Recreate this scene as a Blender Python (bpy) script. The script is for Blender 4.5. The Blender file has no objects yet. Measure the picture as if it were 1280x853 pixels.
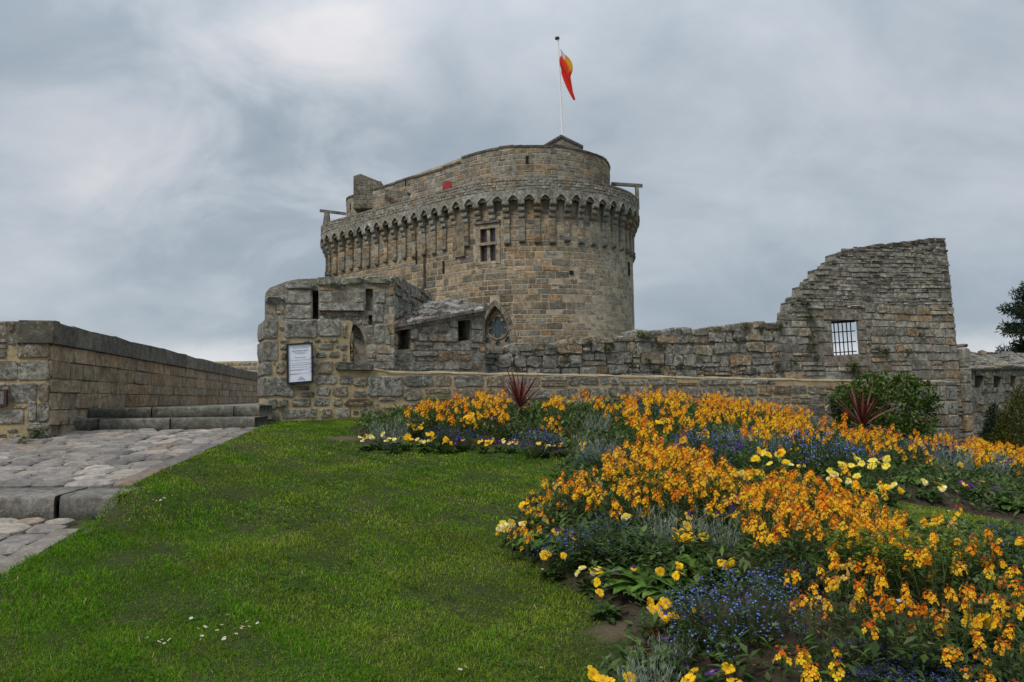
import bpy, math, random
import numpy as np
from mathutils import Vector, Matrix
from mathutils.geometry import tessellate_polygon
random.seed(7)
rng = np.random.default_rng(7)
R = math.radians
sc = bpy.context.scene
col = sc.collection

# ------------------------------------------------------------------ camera
EYE = 1.3
FPX = 950.0                      # focal length in pixels of a 1280 wide frame
PITCH = math.atan(0.0732)
ROLL = 0.014
cF = Vector((0, math.cos(PITCH), math.sin(PITCH)))
cU0 = Vector((0, -math.sin(PITCH), math.cos(PITCH)))
cR = Vector((1, 0, 0)) * math.cos(ROLL) - cU0 * math.sin(ROLL)
cU = cU0 * math.cos(ROLL) + Vector((1, 0, 0)) * math.sin(ROLL)
cam_d = bpy.data.cameras.new('camera')
cam = bpy.data.objects.new('camera', cam_d)
col.objects.link(cam)
cam_d.sensor_width = 36
cam_d.lens = FPX / 1280 * 36
cam_d.clip_start = 0.05
cam_d.clip_end = 5000
m = Matrix((cR, cU, -cF)).transposed().to_4x4()
m.translation = (0, 0, EYE)
cam.matrix_world = m
sc.camera = cam

# ------------------------------------------------------------------ sky and sun
SUN_EL, SUN_AZ = 52, 215         # azimuth clockwise from +Y (the view direction): behind the camera, to the left
world = bpy.data.worlds.new('World')
sc.world = world
world.use_nodes = True
wn, wl = world.node_tree.nodes, world.node_tree.links
wn.clear()
def wnode(t, **kw):
    n = wn.new(t)
    for k, v in kw.items():
        setattr(n, k, v)
    return n
def wmath(op, a, b=None, c=None):
    n = wnode('ShaderNodeMath', operation=op)
    for i, x in enumerate((a, b, c)):
        if x is None: continue
        if isinstance(x, (int, float)): n.inputs[i].default_value = x
        else: wl.new(x, n.inputs[i])
    return n.outputs[0]
sky = wnode('ShaderNodeTexSky', sky_type='NISHITA', sun_disc=False)
sky.sun_elevation = R(SUN_EL); sky.sun_rotation = R(SUN_AZ)
sky.air_density = 1.0; sky.dust_density = 2.0
tc = wnode('ShaderNodeTexCoord')
sep = wnode('ShaderNodeSeparateXYZ'); wl.new(tc.outputs['Generated'], sep.inputs[0])
zc = wmath('MAXIMUM', sep.outputs[2], 0.0)
den = wmath('ADD', zc, 0.62)
cxy = wnode('ShaderNodeCombineXYZ')
wl.new(wmath('DIVIDE', sep.outputs[0], den), cxy.inputs[0])
wl.new(wmath('DIVIDE', sep.outputs[1], den), cxy.inputs[1])
def wnoise(scale, detail, rough, dist, off, sx=1, sy=1):
    mp = wnode('ShaderNodeMapping'); mp.inputs['Location'].default_value = off
    mp.inputs['Scale'].default_value = (sx, sy, 1)
    wl.new(cxy.outputs[0], mp.inputs[0])
    n = wnode('ShaderNodeTexNoise'); n.inputs['Scale'].default_value = scale
    n.inputs['Detail'].default_value = detail; n.inputs['Roughness'].default_value = rough
    n.inputs['Distortion'].default_value = dist
    wl.new(mp.outputs[0], n.inputs['Vector'])
    return n.outputs['Fac']
n1 = wnoise(1.9, 5, 0.50, 0.25, (3.1, 0.35, 0.0), 1.0, 1.1)
n2 = wnoise(4.6, 7, 0.56, 0.4, (7.0, 2.0, 1.0), 0.9, 1.2)
n3 = wnoise(10.0, 6, 0.6, 0.3, (1.0, 5.0, 2.0), 0.7, 1.5)
cl = wmath('ADD', wmath('ADD', wmath('MULTIPLY', n1, 0.58), wmath('MULTIPLY', n2, 0.38)), wmath('MULTIPLY', n3, 0.07))
# a thin, lit place in the cloud deck, upper left of the view
def lobe(dx, dy, dz, lo, hi):
    v = Vector((dx, dy, dz)).normalized()
    dp = wnode('ShaderNodeVectorMath', operation='DOT_PRODUCT')
    nm = wnode('ShaderNodeVectorMath', operation='NORMALIZE'); wl.new(tc.outputs['Generated'], nm.inputs[0])
    wl.new(nm.outputs[0], dp.inputs[0]); dp.inputs[1].default_value = v
    mr = wnode('ShaderNodeMapRange', interpolation_type='SMOOTHSTEP')
    wl.new(dp.outputs['Value'], mr.inputs[0]); mr.inputs[1].default_value = lo; mr.inputs[2].default_value = hi
    return mr.outputs[0]
lb = wmath('ADD', lobe(-0.38, 0.97, 0.41, 0.955, 1.0), wmath('MULTIPLY', lobe(-0.25, 0.97, 0.33, 0.975, 1.0), .6))
lb = wmath('MULTIPLY', lb, wmath('ADD', wmath('MULTIPLY', n2, 4.2), -1.35))
cl = wmath('ADD', cl, wmath('MULTIPLY', lb, 0.10))
ramp = wnode('ShaderNodeValToRGB'); wl.new(cl, ramp.inputs[0])
cr = ramp.color_ramp
cr.elements[0].position = 0.34; cr.elements[0].color = (1.95, 2.38, 2.84, 1)
cr.elements[1].position = 0.80; cr.elements[1].color = (5.0, 4.95, 5.1, 1)
e = cr.elements.new(0.50); e.color = (2.62, 3.05, 3.48, 1)
e = cr.elements.new(0.60); e.color = (3.4, 3.75, 4.15, 1)
# overcast skies brighten towards the zenith and, here, in a clear strip on the horizon
zen = wnode('ShaderNodeMapRange', interpolation_type='SMOOTHSTEP')
wl.new(zc, zen.inputs[0]); zen.inputs[1].default_value = 0.3; zen.inputs[2].default_value = 1.0
zen.inputs[3].default_value = 1.0; zen.inputs[4].default_value = 2.2
mul = wnode('ShaderNodeMix', data_type='RGBA', blend_type='MULTIPLY'); mul.inputs[0].default_value = 1
wl.new(ramp.outputs[0], mul.inputs[6])
cz = wnode('ShaderNodeCombineColor')
for i in range(3): wl.new(zen.outputs[0], cz.inputs[i])
wl.new(cz.outputs[0], mul.inputs[7])
hor = wnode('ShaderNodeMapRange', interpolation_type='SMOOTHSTEP')
wl.new(wmath('ADD', zc, wmath('MULTIPLY', wmath('SUBTRACT', n2, 0.5), 0.10)), hor.inputs[0])
hor.inputs[1].default_value = 0.035; hor.inputs[2].default_value = 0.085; hor.inputs[3].default_value = 0.8; hor.inputs[4].default_value = 0.0
mh = wnode('ShaderNodeMix', data_type='RGBA'); wl.new(hor.outputs[0], mh.inputs[0])
wl.new(mul.outputs[2], mh.inputs[6]); mh.inputs[7].default_value = (5.4, 5.5, 5.7, 1)
ms = wnode('ShaderNodeMix', data_type='RGBA'); ms.inputs[0].default_value = 0.95
wl.new(sky.outputs[0], ms.inputs[6]); wl.new(mh.outputs[2], ms.inputs[7])
bg = wnode('ShaderNodeBackground'); bg.inputs[1].default_value = 0.10
wl.new(ms.outputs[2], bg.inputs[0])
wo = wnode('ShaderNodeOutputWorld'); wl.new(bg.outputs[0], wo.inputs[0])

sun_d = bpy.data.lights.new('sun', 'SUN')
sun_d.energy = 1.5; sun_d.angle = R(16); sun_d.color = (1.0, 0.95, 0.88)
sun = bpy.data.objects.new('sun', sun_d); col.objects.link(sun)
az, el = R(SUN_AZ), R(SUN_EL)
to_sun = Vector((math.sin(az) * math.cos(el), math.cos(az) * math.cos(el), math.sin(el)))
sun.rotation_euler = to_sun.to_track_quat('Z', 'Y').to_euler()

vs = sc.view_settings
sc.display_settings.display_device = 'sRGB'
vs.view_transform = 'Standard'; vs.look = 'None'; vs.gamma = 1; vs.use_curve_mapping = False
vs.exposure = 0.55
sc.cycles.max_bounces = 6; sc.cycles.transparent_max_bounces = 8

# ------------------------------------------------------------------ measuring helpers
def ray(px, py):
    d = cF + cR * ((px - 640) / FPX) + cU * ((426.5 - py) / FPX)
    return d / d.y
def at(px, py, Y):
    d = ray(px, py)
    return Vector((d.x * Y, Y, EYE + d.z * Y))

# ground height: a smooth surface through measured points
_cp = [(327,527,11),(320,540,9.8),(0,718,4.1),(160,640,5.45),(0,853,2.85),(400,853,2.8),(740,853,2.75),(560,700,4.3),
       (640,558,8.7),(445,554,8.8),(715,590,7.0),(640,655,4.9),(790,800,3.0),(480,526,11.3),(700,521,12.2),(880,524,13.3),
       (1000,546,14),(1100,562,15),(1200,574,16.5),(1290,592,14),(1100,622,6.5),(1280,665,5.5),(1280,853,2.45),(1000,830,2.6),
       (950,610,6),(1150,602,9),(400,620,6.0),(250,600,6.8),(400,540,9.8),(860,560,9.0)]
_P = np.array([[*at(a, b, c)] for a, b, c in _cp])
_n = len(_P)
def _tps(r2): return np.where(r2 > 1e-12, 0.5 * r2 * np.log(np.maximum(r2, 1e-12)), 0)
_A = np.zeros((_n + 3, _n + 3))
_d2 = ((_P[:, None, :2] - _P[None, :, :2]) ** 2).sum(-1)
_A[:_n, :_n] = _tps(_d2) + np.eye(_n) * 0.35
_A[:_n, _n] = 1; _A[:_n, _n + 1:] = _P[:, :2]; _A[_n, :_n] = 1; _A[_n + 1:, :_n] = _P[:, :2].T
_w = np.linalg.solve(_A, np.r_[_P[:, 2], 0, 0, 0])
def Gn(x, y):
    x = np.clip(np.asarray(x, float), -4.5, 11.5); y = np.clip(np.asarray(y, float), 1.6, 17.0)
    r2 = (x[..., None] - _P[:, 0]) ** 2 + (y[..., None] - _P[:, 1]) ** 2
    return _tps(r2) @ _w[:_n] + _w[_n] + _w[_n + 1] * x + _w[_n + 2] * y
def G(x, y): return float(Gn(x, y))
_YS = np.linspace(1.2, 17, 800)
def hit(px, py, h=0.0, ymin=1.2):
    d = ray(px, py)
    z = EYE + d.z * _YS
    ok = (z <= Gn(d.x * _YS, _YS) + h) & (_YS >= ymin)
    i = int(np.argmax(ok)) if ok.any() else len(_YS) - 1
    Y = _YS[i]
    return (d.x * Y, Y)

def in_poly(x, y, poly):
    x = np.asarray(x); y = np.asarray(y); c = np.zeros(x.shape, bool)
    n = len(poly); j = n - 1
    for i in range(n):
        xi, yi = poly[i]; xj, yj = poly[j]
        if yi != yj:
            c ^= ((yi > y) != (yj > y)) & (x < (xj - xi) * (y - yi) / (yj - yi) + xi)
        j = i
    return c
def poly_dist(x, y, poly):
    x = np.asarray(x, float); y = np.asarray(y, float); best = np.full(x.shape, 1e9)
    for i in range(len(poly)):
        ax, ay = poly[i - 1]; bx, by = poly[i]
        dx, dy = bx - ax, by - ay; L = dx * dx + dy * dy + 1e-12
        t = np.clip(((x - ax) * dx + (y - ay) * dy) / L, 0, 1)
        best = np.minimum(best, (x - ax - t * dx) ** 2 + (y - ay - t * dy) ** 2)
    return np.sqrt(best)

# ------------------------------------------------------------------ object helpers
def tag(o, label=None, cat=None, group=None, kind=None):
    if label: o['label'] = label
    if cat: o['category'] = cat
    if group: o['group'] = group
    if kind: o['kind'] = kind
    return o
def empty(name, loc=(0, 0, 0), label=None, cat=None, group=None, parent=None):
    o = bpy.data.objects.new(name, None); col.objects.link(o)
    o.location = loc; o.empty_display_size = 0.2
    if parent: attach(o, parent)
    if cat: o['kind'] = 'thing'
    return tag(o, label, cat, group)
def attach(o, p):
    o.parent = p
    o.matrix_parent_inverse = Matrix.Translation(-Vector(p.location))
def make_mesh(name, verts, faces, mat, tint=None, smooth=False):
    me = bpy.data.meshes.new(name)
    me.from_pydata([tuple(v) for v in verts], [], faces)
    me.materials.append(mat)
    if tint is not None:
        a = me.attributes.new('tint', 'FLOAT_COLOR', 'POINT')
        t = np.asarray(tint, float)
        if t.ndim == 1: t = np.tile(t, (len(verts), 1))
        if t.shape[1] == 3: t = np.c_[t, np.ones(len(t))]
        a.data.foreach_set('color', t.ravel())
    if smooth: me.shade_smooth()
    return me
def mesh_obj(name, verts, faces, mat, parent=None, tint=None, smooth=False, world_coords=True):
    o = bpy.data.objects.new(name, make_mesh(name, verts, faces, mat, tint, smooth))
    col.objects.link(o)
    if parent:
        if world_coords: attach(o, parent)
        else: o.parent = parent
    return o
def np_mesh(name, V, T, mat, tint=None, smooth=False):
    """triangles from numpy arrays"""
    me = bpy.data.meshes.new(name)
    nv, nt = len(V), len(T)
    me.vertices.add(nv); me.vertices.foreach_set('co', np.asarray(V, np.float32).ravel())
    me.loops.add(nt * 3); me.loops.foreach_set('vertex_index', np.asarray(T, np.int32).ravel())
    me.polygons.add(nt); me.polygons.foreach_set('loop_start', np.arange(0, nt * 3, 3, dtype=np.int32))
    me.update(calc_edges=True)
    me.materials.append(mat)
    if tint is not None:
        a = me.attributes.new('tint', 'FLOAT_COLOR', 'POINT')
        t = np.c_[np.asarray(tint, np.float32), np.ones(nv, np.float32)]
        a.data.foreach_set('color', t.ravel())
    if smooth: me.shade_smooth()
    me.validate()
    return me
class MB:
    """collects geometry for ONE mesh"""
    def __init__(s): s.v, s.f, s.t = [], [], []
    def add(s, verts, faces, tint=(1, 1, 1)):
        b = len(s.v); s.v += [tuple(v) for v in verts]; s.f += [tuple(i + b for i in f) for f in faces]
        s.t += [tint] * len(verts) if not isinstance(tint, list) else tint
        return s
    def box(s, x0, x1, y0, y1, z0, z1, tint=(1, 1, 1), fr=None):
        P = fr.P if fr else (lambda a, b, c: (a, c, b))
        # with a frame: x=u, y=d (out), z=v
        vs = [(x, y, z) for z in (z0, z1) for y in (y0, y1) for x in (x0, x1)]
        vv = [P(x, z, y) for x, y, z in vs] if fr else vs
        return s.add(vv, [(0, 2, 3, 1), (4, 5, 7, 6), (0, 1, 5, 4), (2, 6, 7, 3), (0, 4, 6, 2), (1, 3, 7, 5)], tint)
    def tube(s, a, b, r0, r1=None, n=8, tint=(1, 1, 1)):
        a, b = Vector(a), Vector(b); r1 = r0 if r1 is None else r1
        w = (b - a).normalized(); u = w.orthogonal().normalized(); v = w.cross(u)
        vs = [a + (u * math.cos(k * 2 * math.pi / n) + v * math.sin(k * 2 * math.pi / n)) * r0 for k in range(n)]
        vs += [b + (u * math.cos(k * 2 * math.pi / n) + v * math.sin(k * 2 * math.pi / n)) * r1 for k in range(n)]
        fs = [(k, (k + 1) % n, n + (k + 1) % n, n + k) for k in range(n)] + [tuple(range(n - 1, -1, -1)), tuple(range(n, 2 * n))]
        return s.add(vs, fs, tint)
    def prism(s, fr, outer, d0, d1, holes=(), tint=(1, 1, 1), back=True, front=True, holes_back=None):
        """polygon (u,v) with holes, from depth d0 (back) to d1 (front), along a frame"""
        loops = [list(outer)] + [list(h) for h in holes]
        flat = [p for l in loops for p in l]; n = len(flat)
        tri = tessellate_polygon([[Vector((p[0], p[1], 0)) for p in l] for l in loops])
        vs = [fr.P(p[0], p[1], d1) for p in flat] + [fr.P(p[0], p[1], d0) for p in (flat if holes_back is None else list(outer) + [p for l in holes_back for p in l])]
        fs = []
        if front: fs += [tuple(t) for t in tri]
        if back: fs += [tuple(i + n for i in reversed(t)) for t in tri]
        b = 0
        for l in loops:
            k = len(l)
            fs += [(b + i, b + i + n, b + (i + 1) % k + n, b + (i + 1) % k) for i in range(k)]
            b += k
        return s.add(vs, fs, tint)
    def build(s, name, mat, parent=None, smooth=False, world_coords=True):
        return mesh_obj(name, s.v, s.f, mat, parent, np.array(s.t, float), smooth, world_coords)

class Plane:
    """a vertical wall plane from A to B (seen left to right from the camera); P(u, v, d): along, up, out towards the viewer"""
    def __init__(s, A, B):
        s.A = Vector((A[0], A[1], 0)); d = Vector((B[0] - A[0], B[1] - A[1], 0)); s.L = d.length
        s.U = d.normalized(); s.N = Vector((s.U.y, -s.U.x, 0))
    def P(s, u, v, d): return s.A + s.U * u + s.N * d + Vector((0, 0, v))
    def px(s, x, y):
        r = ray(x, y); o = Vector((0, 0, EYE))
        t = (s.A - o).dot(s.N) / r.dot(s.N); p = o + r * t
        return ((p - s.A).dot(s.U), p.z)

# stones ------------------------------------------------------------
def jit(a): return random.uniform(-a, a)
def shade(c, a, b):
    k = random.uniform(a, b); return tuple(x * k for x in c)
def rough(u0, u1, v0, v1, cut=.2, j=.05):
    """an uneven stone outline with broken corners"""
    w, h = u1 - u0, v1 - v0; m_ = min(w, h); f = lambda: random.uniform(.25, 1) * cut * m_
    J = lambda: jit(j * m_)
    pts = [(u0 + f(), v0 + J())]
    if w > 1.2 * h: pts.append(((u0 + u1) / 2 + jit(.2 * w), v0 + J()))
    pts += [(u1 - f(), v0 + J()), (u1 + J(), v0 + f())]
    pts += [(u1 + J(), v1 - f()), (u1 - f(), v1 + J())]
    if w > 1.2 * h: pts.append(((u0 + u1) / 2 + jit(.2 * w), v1 + J()))
    pts += [(u0 + f(), v1 + J()), (u0 + J(), v1 - f())]
    if h > .6 * w: pts.append((u0 + J() , (v0 + v1) / 2))
    pts.append((u0 + J(), v0 + f()))
    return pts
def rrect(u0, u1, v0, v1, n=12, p=0.45, j=0.06):
    """a rounded, uneven stone outline"""
    cu, cv, a, b = (u0 + u1) / 2, (v0 + v1) / 2, (u1 - u0) / 2, (v1 - v0) / 2
    out = []
    ph = random.uniform(-.15, .15)
    for k in range(n):
        t = 2 * math.pi * (k + .5) / n + ph
        c, s_ = math.cos(t), math.sin(t)
        m_ = 1 + jit(j)
        out.append((cu + a * math.copysign(abs(c) ** p, c) * m_, cv + b * math.copysign(abs(s_) ** p, s_) * (1 + jit(j))))
    return out
def quadstone(u0, u1, v0, v1, j=0.01, cut=0.015):
    c = []
    for (u, v, su, sv) in ((u0, v0, 1, 1), (u1, v0, -1, 1), (u1, v1, -1, -1), (u0, v1, 1, -1)):
        u += jit(j); v += jit(j)
        k = cut * random.uniform(.5, 1.6)
        if (su, sv) in ((1, 1), (-1, -1)): c += [(u, v + sv * k), (u + su * k, v)]
        else: c += [(u + su * k, v), (u, v + sv * k)]
    return c
def quad4(u0, u1, v0, v1, j=0.01):
    return [(u0 + jit(j), v0 + jit(j)), (u1 + jit(j), v0 + jit(j)), (u1 + jit(j), v1 + jit(j)), (u0 + jit(j), v1 + jit(j))]
def stone_geo(fr, poly, h, inset, back=-0.04, mid=0.6, uneven=0.15, crown=0):
    n = len(poly); cu = sum(p[0] for p in poly) / n; cv = sum(p[1] for p in poly) / n
    tu, tv = jit(uneven), jit(uneven)
    w = max(abs(p[0] - cu) for p in poly) + 1e-6; hh = max(abs(p[1] - cv) for p in poly) + 1e-6
    vs = [fr.P(u, v, back) for u, v in poly] + [fr.P(u, v, h * mid) for u, v in poly]
    for u, v in poly:
        L = math.hypot(cu - u, cv - v) + 1e-9; k = min(.45, inset / L)
        d = h * (1 + tu * (u - cu) / w + tv * (v - cv) / hh + jit(uneven * .6))
        vs.append(fr.P(u + (cu - u) * k, v + (cv - v) * k, d))
    fs = [(k + r * n, (k + 1) % n + r * n, (k + 1) % n + (r + 1) * n, k + (r + 1) * n) for r in (0, 1) for k in range(n)]
    if crown:
        base_ = len(vs)
        for u, v in poly:
            k = random.uniform(.42, .6); vs.append(fr.P(u + (cu - u) * k, v + (cv - v) * k, h + jit(crown)))
        vs.append(fr.P(cu, cv, h + jit(crown)))
        fs += [(2 * n + k, 2 * n + (k + 1) % n, base_ + (k + 1) % n, base_ + k) for k in range(n)] + [(base_ + k, base_ + (k + 1) % n, base_ + n) for k in range(n)]
    else: fs.append(tuple(range(2 * n, 3 * n)))
    return vs, fs
class Stones:
    """the stones of one wall: the largest `cap` become parts of their own, the rest one joined part"""
    def __init__(s, fr, mat, parent, cap=290, name='stone', smooth=False):
        s.fr, s.mat, s.parent, s.cap, s.name, s.smooth, s.items = fr, mat, parent, cap, name, smooth, []
    def add(s, poly, h, tint, inset=0.03, back=-0.04, mid=0.6, uneven=0.15, prio=None, crown=0):
        us = [p[0] for p in poly]; vs = [p[1] for p in poly]
        area = (max(us) - min(us)) * (max(vs) - min(vs))
        c = s.fr.P(sum(us) / len(us), sum(vs) / len(vs), 0)
        dist = max(2, math.hypot(c[0], c[1]))
        s.items.append((prio if prio is not None else area / dist ** 2, stone_geo(s.fr, poly, h, inset, back, mid, uneven, crown), tint))
    def build(s):
        s.items.sort(key=lambda i: -i[0])
        for _, (v, f), t in s.items[:s.cap]:
            mesh_obj(s.name, v, f, s.mat, s.parent, np.array(t, float), s.smooth)
        if len(s.items) > s.cap:
            mb = MB()
            for _, (v, f), t in s.items[s.cap:]: mb.add(v, f, t)
            o = mb.build('small_' + s.name + 's', s.mat, s.parent, s.smooth)
            o['kind'] = 'stuff'
def courses(u0, u1, v0, v1, hr, wr, joint, wob=0.0, split=0.2, keep=None, excl=()):
    """cells (u0,u1,v0,v1) of uneven coursed masonry, trimmed around the rectangles in excl"""
    out = []; v = v0
    while v < v1 - hr[0] * .5:
        H = random.uniform(*hr)
        u = u0 + random.uniform(-wr[1], 0)
        while u < u1:
            W = random.uniform(*wr) * (H / ((hr[0] + hr[1]) / 2)) ** .5
            a, b = max(u, u0), min(u + W, u1)
            if b - a > wr[0] * .4:
                dv = wob * math.sin(u * 1.7 + v * 3)
                cells = [(a, b, v, v + H)]
                if random.random() < split:
                    k = random.uniform(.38, .62); cells = [(a, b, v, v + H * k), (a, b, v + H * k, v + H)]
                    if random.random() < .5:
                        q = a + (b - a) * random.uniform(.35, .65)
                        cells[1:] = [(a, q, v + H * k, v + H), (q, b, v + H * k, v + H)]
                for (c0, c1, d0, d1) in cells:
                    if keep is None or keep((c0 + c1) / 2, (d0 + d1) / 2, c0, c1, d0, d1):
                        cell = trim((c0 + joint / 2, c1 - joint / 2, d0 + joint / 2 + dv, d1 - joint / 2 + dv), excl, joint / 2, wr[0] * .3, hr[0] * .4)
                        if cell: out.append(cell)
            u += W
        v += H
    return out
def trim(c, rects, m, mw, mh):
    for r in rects:
        r0, r1, r2, r3 = r[0] - m, r[1] + m, r[2] - m, r[3] + m
        if c[0] < r1 and c[1] > r0 and c[2] < r3 and c[3] > r2:
            best = None
            for k in ((c[0], min(c[1], r0), c[2], c[3]), (max(c[0], r1), c[1], c[2], c[3]), (c[0], c[1], c[2], min(c[3], r2)), (c[0], c[1], max(c[2], r3), c[3])):
                if k[1] - k[0] > mw and k[3] - k[2] > mh:
                    A = (k[1] - k[0]) * (k[3] - k[2])
                    if best is None or A > best[0]: best = (A, k)
            if best is None: return None
            c = best[1]
    return c
def bbox(pts): return (min(a[0] for a in pts), max(a[0] for a in pts), min(a[1] for a in pts), max(a[1] for a in pts))
def overlaps(rects, m=0.0):
    def f(c0, c1, d0, d1): return any(c0 < r[1] + m and c1 > r[0] - m and d0 < r[3] + m and d1 > r[2] - m for r in rects)
    return f

# ------------------------------------------------------------------ materials
def new_mat(name):
    mt = bpy.data.materials.new(name); mt.use_nodes = True
    mt.node_tree.nodes.clear()
    return mt
class NT:
    def __init__(s, mt): s.n, s.l = mt.node_tree.nodes, mt.node_tree.links
    def node(s, t, **kw):
        n = s.n.new(t)
        for k, v in kw.items(): setattr(n, k, v)
        return n
    def link(s, a, b): s.l.new(a, b)
    def noise(s, scale, detail=5, rough=.6, vec=None, dist=0.0, stretch=None):
        n = s.node('ShaderNodeTexNoise'); n.inputs['Scale'].default_value = scale; n.inputs['Detail'].default_value = detail
        n.inputs['Roughness'].default_value = rough; n.inputs['Distortion'].default_value = dist
        if vec is None: vec = s.pos()
        if stretch:
            mp = s.node('ShaderNodeMapping'); mp.inputs['Scale'].default_value = stretch; s.link(vec, mp.inputs[0]); vec = mp.outputs[0]
        s.link(vec, n.inputs['Vector']); return n.outputs['Fac']
    def pos(s):
        if not hasattr(s, '_p'): s._p = s.node('ShaderNodeNewGeometry').outputs['Position']
        return s._p
    def ramp(s, fac, lo, hi, a=0.0, b=1.0):
        n = s.node('ShaderNodeMapRange', interpolation_type='SMOOTHSTEP'); s.link(fac, n.inputs[0])
        for i, x in enumerate((lo, hi, a, b)): n.inputs[i + 1].default_value = x
        return n.outputs[0]
    def mix(s, fac, a, b, mode='MIX'):
        n = s.node('ShaderNodeMix', data_type='RGBA', blend_type=mode)
        for x, i in ((fac, 0), (a, 6), (b, 7)):
            if isinstance(x, (int, float)): n.inputs[i].default_value = x
            elif isinstance(x, tuple): n.inputs[i].default_value = (*x, 1)
            else: s.link(x, n.inputs[i])
        return n.outputs[2]
    def gray(s, f):
        n = s.node('ShaderNodeCombineColor')
        for i in range(3): s.link(f, n.inputs[i])
        return n.outputs[0]
    def attr(s): return s.node('ShaderNodeAttribute', attribute_name='tint').outputs['Color']
    def math(s, op, a, b):
        n = s.node('ShaderNodeMath', operation=op)
        for i, x in enumerate((a, b)):
            if isinstance(x, (int, float)): n.inputs[i].default_value = x
            else: s.link(x, n.inputs[i])
        return n.outputs[0]
    def bump(s, h, strength, dist):
        n = s.node('ShaderNodeBump'); n.inputs['Strength'].default_value = strength; n.inputs['Distance'].default_value = dist
        s.link(h, n.inputs['Height']); return n.outputs[0]
    def out(s, color, rough=.9, bump=None, spec=.25, trans=0.0, metal=0.0):
        p = s.node('ShaderNodeBsdfPrincipled')
        if isinstance(color, tuple): p.inputs['Base Color'].default_value = (*color, 1)
        else: s.link(color, p.inputs['Base Color'])
        p.inputs['Roughness'].default_value = rough; p.inputs['Specular IOR Level'].default_value = spec; p.inputs['Metallic'].default_value = metal
        if bump is not None: s.link(bump, p.inputs['Normal'])
        o = s.node('ShaderNodeOutputMaterial'); sh = p.outputs[0]
        if trans:
            t = s.node('ShaderNodeBsdfTranslucent')
            if isinstance(color, tuple): t.inputs[0].default_value = (*color, 1)
            else: s.link(color, t.inputs[0])
            mx = s.node('ShaderNodeMixShader'); mx.inputs[0].default_value = trans
            s.link(sh, mx.inputs[1]); s.link(t.outputs[0], mx.inputs[2]); sh = mx.outputs[0]
        s.link(sh, o.inputs[0])
def stone_mat(name, k=1.0, white=.35, dark=.4, moss=.0, bump=.7, grain=1.0, ochre=.2):
    """weathered stone: tint per stone, grain, pale lichen, black lichen, ochre staining; k scales the pattern"""
    mt = new_mat(name); t = NT(mt)
    n_big = t.noise(1.1 * k, 4, .6); n_mid = t.noise(7 * k, 6, .65); n_fine = t.noise(45 * k, 4, .7)
    c = t.mix(1.0, t.attr(), t.gray(t.ramp(n_mid, .25, .78, 1 - .5 * grain, 1 + .42 * grain)), 'MULTIPLY')
    c = t.mix(1.0, c, t.gray(t.ramp(n_fine, .25, .75, 1 - .36 * grain, 1 + .32 * grain)), 'MULTIPLY')
    c = t.mix(1.0, c, t.gray(t.ramp(n_big, .3, .7, .78, 1.15)), 'MULTIPLY')
    if ochre: c = t.mix(t.ramp(t.noise(3.3 * k, 5, .6), .55, .72, 0, ochre), c, (.26, .16, .07))
    if dark:
        f = t.math('MULTIPLY', t.ramp(t.noise(4.5 * k, 8, .75, dist=.4), .47, .60), t.ramp(n_big, .32, .6, .3, 1))
        c = t.mix(t.math('MULTIPLY', f, dark), c, (.035, .034, .03))
    if white:
        f = t.math('MULTIPLY', t.ramp(t.noise(11 * k, 8, .75, dist=.6), .53, .62), t.ramp(t.noise(2.2 * k, 4, .6), .40, .58))
        c = t.mix(t.math('MULTIPLY', f, white), c, (.52, .52, .47))
    if moss:
        f = t.ramp(t.noise(3.0 * k, 6, .7), .55, .68)
        c = t.mix(t.math('MULTIPLY', f, moss), c, (.055, .075, .018))
    hgt = t.math('ADD', t.math('MULTIPLY', n_mid, .7), t.math('MULTIPLY', n_fine, .35))
    t.out(c, .92, t.bump(hgt, bump, .055 / k), .2)
    return mt
def mortar_mat(name, color, k=1.0, stain=.4, lichen=0.0):
    mt = new_mat(name); t = NT(mt)
    n1_, n2_ = t.noise(3 * k, 6, .65), t.noise(38 * k, 5, .7)
    c = t.mix(1.0, color, t.gray(t.ramp(n1_, .25, .75, .7, 1.2)), 'MULTIPLY')
    c = t.mix(1.0, c, t.gray(t.ramp(n2_, .25, .75, .72, 1.25)), 'MULTIPLY')
    c = t.mix(t.ramp(t.noise(1.3 * k, 7, .7), .5, .72, 0, stain), c, (.12, .105, .08))
    if lichen:
        c = t.mix(t.ramp(t.noise(4 * k, 8, .75, dist=.4), .47, .62, 0, lichen), c, (.045, .043, .036))
        f = t.math('MULTIPLY', t.ramp(t.noise(10 * k, 8, .75, dist=.6), .52, .62), t.ramp(t.noise(2 * k, 4, .6), .40, .58))
        c = t.mix(t.math('MULTIPLY', f, lichen), c, (.48, .48, .43))
    t.out(c, .95, t.bump(t.math('ADD', n1_, t.math('MULTIPLY', n2_, .6)), .9, .045 / k), .15)
    return mt
def tint_mat(name, rough=.7, trans=0.0, spec=.3, var=0.25, k=30, bump=0.0):
    mt = new_mat(name); t = NT(mt)
    c = t.attr()
    nz = t.noise(k, 3, .6)
    if var: c = t.mix(1.0, c, t.gray(t.ramp(nz, .3, .7, 1 - var, 1 + var)), 'MULTIPLY')
    t.out(c, rough, t.bump(nz, bump, .01) if bump else None, spec, trans)
    return mt
def plain_mat(name, color, rough=.6, spec=.3, metal=0.0, var=.15, k=20):
    mt = new_mat(name); t = NT(mt)
    c = t.mix(1.0, color, t.gray(t.ramp(t.noise(k, 4, .6), .3, .7, 1 - var, 1 + var)), 'MULTIPLY')
    t.out(c, rough, None, spec, 0.0, metal)
    return mt
M = {}
M['rubble'] = stone_mat('rubble_stone', 2.3, .85, .80, .06, 1.0, 1.2, .30)
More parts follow.
